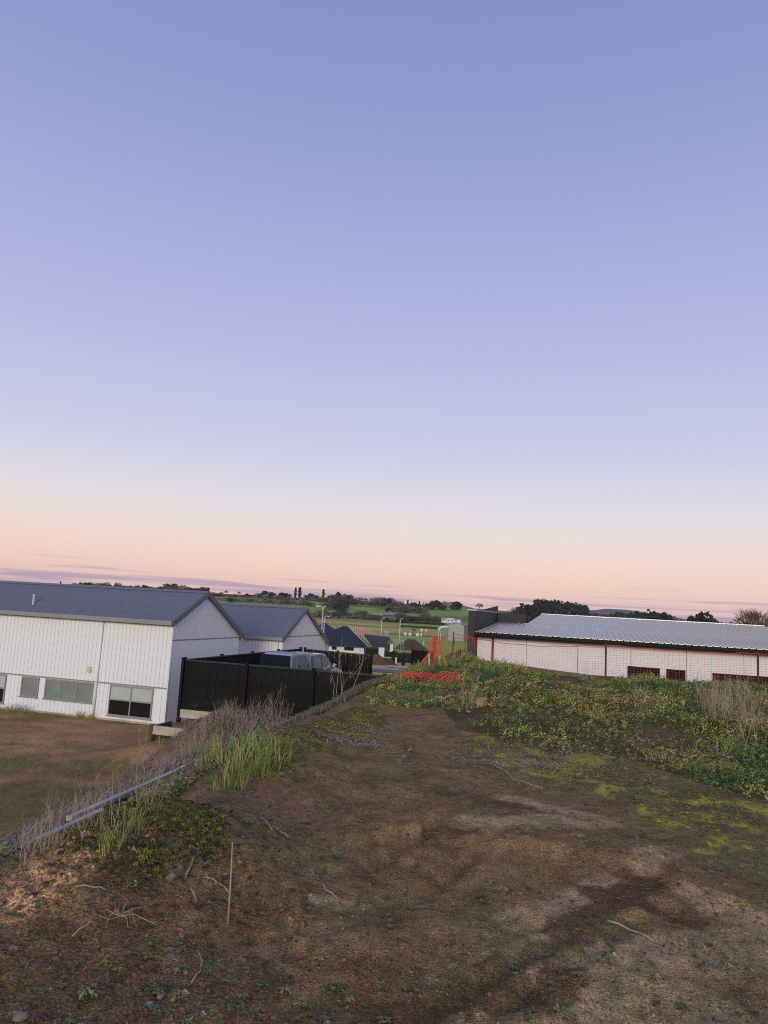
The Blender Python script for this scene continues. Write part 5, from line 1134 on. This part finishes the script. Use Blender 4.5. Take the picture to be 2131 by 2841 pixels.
for px, py in [(2060, 2050), (2080, 2060), (2110, 2040), (1775, 1960), (1770, 1970), (1910, 1945), (1440, 1860), (1446, 1858), (1625, 1890), (1300, 1950), (1310, 1965)]: dry(px, py, .15, .7, 'single pale dry stalk clump among the green mound weeds', 'lone dry stalks among the mound weeds')
# sticks
def stick(label, pts, z, r, mt='stick', group=None):
    P = []
    for px, py in pts: x, y = hit(px, py); P.append(Vector((x, y, hz(x, y) + r + .004)))
    o = P[0].copy(); mid = []
    for a_, b_ in zip(P, P[1:]): mid += [a_ - o, a_.lerp(b_, .5) - o + Vector((0, 0, .008))]
    mid.append(P[-1] - o); n = len(mid)
    return MB().tube(mid, [r * (1 - .5 * k / n) for k in range(n)], 6).build('stick', M[mt], None, smooth=True, loc=o, label=label, cat='stick', group=group)
stick('straight pale stick lying on the dirt at the lower right', [(1685, 2560), (1750, 2588), (1812, 2614)], 0, .006)
stick('long thin crooked stick lying across the upper dirt', [(1350, 2120), (1400, 2142), (1425, 2165), (1470, 2180), (1505, 2192)], 0, .007)
stick('short thick dark stick half buried in the right of the dirt', [(1690, 2231), (1785, 2232)], 0, .012, 'brownpost')
stick('small forked twig by the tan clod in the middle', [(892, 2455), (905, 2475), (935, 2497)], 0, .005)
stick('dark flat twig lying in the pale patch', [(1170, 2316), (1230, 2316)], 0, .008, 'brownpost')
stick('pale twig lying below the green grass tuft', [(725, 2270), (755, 2306)], .05, .006)
stick('curved thin stalk lying at the lower left', [(530, 2735), (555, 2700), (560, 2670), (545, 2640)], .05, .004)
stick('pale twig lying left of the upright cane', [(527, 2470), (545, 2505)], .1, .005)
stick('bent stalk lying on the mossy near mound', [(205, 2465), (260, 2466), (295, 2475)], .15, .004)
stick('forked grey twig leaning on the mossy mound', [(512, 2440), (530, 2410), (538, 2380)], .2, .006)
stick('slim stick lying along the left berm slope', [(735, 2290), (780, 2315), (800, 2325)], .05, .006)
stick('short stick on the path below the straw heap', [(1132, 2085), (1150, 2083)], 0, .008)
stick('thin cane lying on the slope left of the upright cane', [(570, 2440), (610, 2455), (635, 2480)], .15, .004)
stick('bent twig crossing the bottom left dirt', [(200, 2600), (240, 2570), (262, 2560)], .1, .004)
# the upright cane
x, y = hit(633, 2562); zc = hz(x, y)
MB().tube([(0, 0, -.08), (-.004, .0, .19), (-.010, 0, .37)], [.0055, .0045, .003], 6).build('cane', M['stick'], None, smooth=True, loc=(x, y, zc), label='upright thin cane stuck in the dirt at the lower left', cat='cane')
# root knot
x, y = hit(330, 2560); zc = hz(x, y); random.seed(5); mb = MB()
for k in range(11):
    a = k * .6 + .3; l_ = random.uniform(.05, .2); w_ = random.uniform(-.4, .4); mb.tube([(0, 0, .02), (math.cos(a) * l_ * .35, math.sin(a) * l_ * .35, random.uniform(.02, .06)), (math.cos(a + w_) * l_ * .75, math.sin(a + w_) * l_ * .75, random.uniform(.01, .05)), (math.cos(a + w_) * l_, math.sin(a + w_) * l_, .004)], [.0022, .002, .0015, .001], 4)
mb.build('dead_plant', M['drystalk'], None, loc=(x, y, zc), label='dead uprooted plant with curling pale stems on the lower left dirt', cat='dead plant')
# stones
def rock(seed):
    rng = np.random.RandomState(seed); bm = MB(); n1, n2 = 7, 5; v = []
    for a in range(n2 + 1):
        for b in range(n1):
            th_ = math.pi * a / n2; ph = 2 * math.pi * b / n1; r_ = 1 + .25 * rng.randn(); v.append((r_ * math.sin(th_) * math.cos(ph), .8 * r_ * math.sin(th_) * math.sin(ph), .6 * r_ * math.cos(th_)))
    return bm.add(v, [(a * n1 + b, a * n1 + (b + 1) % n1, (a + 1) * n1 + (b + 1) % n1, (a + 1) * n1 + b) for a in range(n2) for b in range(n1)])
SM = [rock(k).mesh('stone', M['stone'], True) for k in range(3)]
random.seed(2)
for lab, px, py, sc in (('grey stone on the path near the straw heap', 1122, 2104, .055), ('pale stone half sunk left of the path', 965, 2131, .05), ('small dark stone by the forked twig', 882, 2440, .022), ('pale flat stone on the slope right of the cane', 780, 2512, .028), ('brown stone above the dead uprooted plant', 475, 2438, .045), ('grey blue stone at the bottom left', 445, 2770, .035),
                        ('tan stone at the bottom left corner', 60, 2825, .045), ('grey stone left of the cane foot', 515, 2700, .025), ('white stone beside the upright cane', 665, 2395, .035), ('pale stone at the foot of the mound weeds', 1300, 1978, .08)):
    x, y = hit(px, py); link('stone', SM[random.randrange(3)], None, (x, y, hz(x, y) + sc * .25), random.uniform(0, 6.28), sc * .62, lab, 'stone')
x, y = hit(1335, 1960); link('clay_lump', rock(8).mesh('clay_lump', M['clay']), None, (x, y, hz(x, y) + .03), .4, .13, 'tan lump of clay among the weeds left of the mound', 'clay lump')
n = 30000; x, y = rnd(n, -2.4, 4.2, 1.6, 9, 1.6); tv = np.array([(1, 0, 0), (-.5, .87, 0), (-.5, -.87, 0), (0, 0, .8)]); tf = np.array([(0, 1, 3), (1, 2, 3), (2, 0, 3)])
scatter('pebbles', tv, tf, G(x, y), .003 + .007 * RNG.rand(n) ** 3, RNG.rand(n) * 6.28, pick([(.22, .13, .07), (.14, .08, .042), (.30, .2, .12), (.07, .04, .024), (.17, .10, .055), (.33, .25, .18)], n), M['leaf'], kind='stuff')
n = 22000; x, y = rnd(n, -2.0, 4.2, 2.0, 9.5, 1.5); k = fbm(x, y, .6, 3, 2) + .25 * RNG.randn(n) > .0; x, y = x[k], y[k]; n = len(x); C_ = ground_colour(x, y)
scatter('dirt_crumbs', tv, tf, G(x, y) - [0, 0, .002], .005 + .012 * RNG.rand(n) ** 2.5, RNG.rand(n) * 6.28, C_ * (.7 + .9 * RNG.rand(n, 1)), M['leaf'], tilt=.6 * RNG.randn(n), kind='stuff')
n = 11000; t_ = RNG.rand(n); p, q = gz(0, 2610, .0), gz(430, 2268, .28); x = p[0] + (q[0] - p[0]) * t_ + .10 * RNG.randn(n); y = p[1] + (q[1] - p[1]) * t_ + .10 * RNG.randn(n)
k = (fbm(x, y, .15, 2, 3) > -.25); x, y = x[k], y[k]; n = len(x)
scatter('soil_clods', tv, tf, G(x, y) - [0, 0, .004], .005 + .015 * RNG.rand(n) ** 2, RNG.rand(n) * 6.28, pick([(.66, .39, .18), (.56, .32, .15), (.46, .26, .12)], n), M['leaf'], tilt=.7 * RNG.randn(n), kind='stuff')

# ------------------------------------------------------------------ evening air
hzm = bpy.data.materials.new('haze_air'); hzm.use_nodes = True; hn = hzm.node_tree.nodes; hn.remove(hn['Principled BSDF'])
pv = hn.new('ShaderNodeVolumePrincipled'); pv.inputs['Color'].default_value = (.80, .84, 1.0, 1); pv.inputs['Density'].default_value = 5e-5; pv.inputs['Anisotropy'].default_value = 0
hzm.node_tree.links.new(pv.outputs[0], hn['Material Output'].inputs['Volume'])
MB().box(-9600, 9600, -9600, 9600, -60, 260).build('haze', hzm, None, kind='stuff')

# ------------------------------------------------------------------ labels that single each repeat out
ORD = 'first second third fourth fifth sixth seventh eighth ninth tenth eleventh twelfth thirteenth fourteenth fifteenth sixteenth seventeenth eighteenth nineteenth twentieth'.split()
def ordinal(k):
    if k < 20: return ORD[k]
    t = ('twenty', 'thirty', 'forty', 'fifty', 'sixty')[(k + 1) // 10 - 2]
    return (t[:-1] + 'ieth') if (k + 1) % 10 == 0 else t + '-' + ORD[k % 10]
PLACE = {'long grass tufts along the left bank': ('tuft of long bright grass', 'on the bank by the timber edging'), 'grass tufts by the fallen mesh': ('grass tuft', 'around the fallen orange mesh'), 'grass clumps at the house foot': ('green clump', 'at the foot of the white house'),
         'dead weeds on the bank below the fence': ('grey dead weed', 'on the bank below the black fence'), 'tall dead weeds in front of the fence': ('tall branching dead weed', 'before the black fence boards'), 'dead weeds beside the near timber edging': ('leaning dead weed', 'beside the near timber edging'),
         'pale dry stalks in the weeds at the right': ('clump of pale dry stalks', 'in the thicket at the right edge'), 'lone dry stalks among the mound weeds': ('lone dry stalk clump', 'on the overgrown mound'), 'forked dead stalks behind the mossy mound': ('forked pale dead stalk', 'behind the mossy near mound')}
sets = {}
for o in S.objects:
    if o.parent is None and o.get('label') and o.get('group'):
        sets.setdefault((o['group'], o['label']), []).append(o)
for (g, lb), os_ in sets.items():
    if len(os_) < 2 or 'fences' in g or g == 'street lamps beyond the yard': continue
    os_.sort(key=lambda o: o.location.x / max(o.location.y, .5))
    if g == 'leafy weeds on the bare dirt':
        zones = {}
        for o in os_:
            x, y = o.location.x, o.location.y; t_ = x / y
            z_ = ('in the bottom left corner dirt' if t_ < -.28 else 'in the dirt below the upright cane' if t_ < -.12 else 'in the dirt at the bottom middle' if t_ < .08 else 'in the dirt at the bottom right') if y < 3.15 else ('on the mossy mound left of the cane' if t_ < -.18 else 'on the dirt right of the cane' if t_ < .08 else 'around the pale strips of dirt' if y < 4.3 else 'on the low scarp across the dirt')
            zones.setdefault(z_, []).append(o)
        for z_, l_ in zones.items():
            for k, o in enumerate(l_): o['label'] = f'{ordinal(k)} pale leafy weed from the left {z_}'
        continue
    if g in PLACE: hd, pl = PLACE[g]
    else:
        hd = next(v[1] for v in GL.values() if lb.startswith(v[1])); pl = lb[len(hd) + 1:]
    for k, o in enumerate(os_): o['label'] = f'{ordinal(k)} {hd} from the left {pl}'
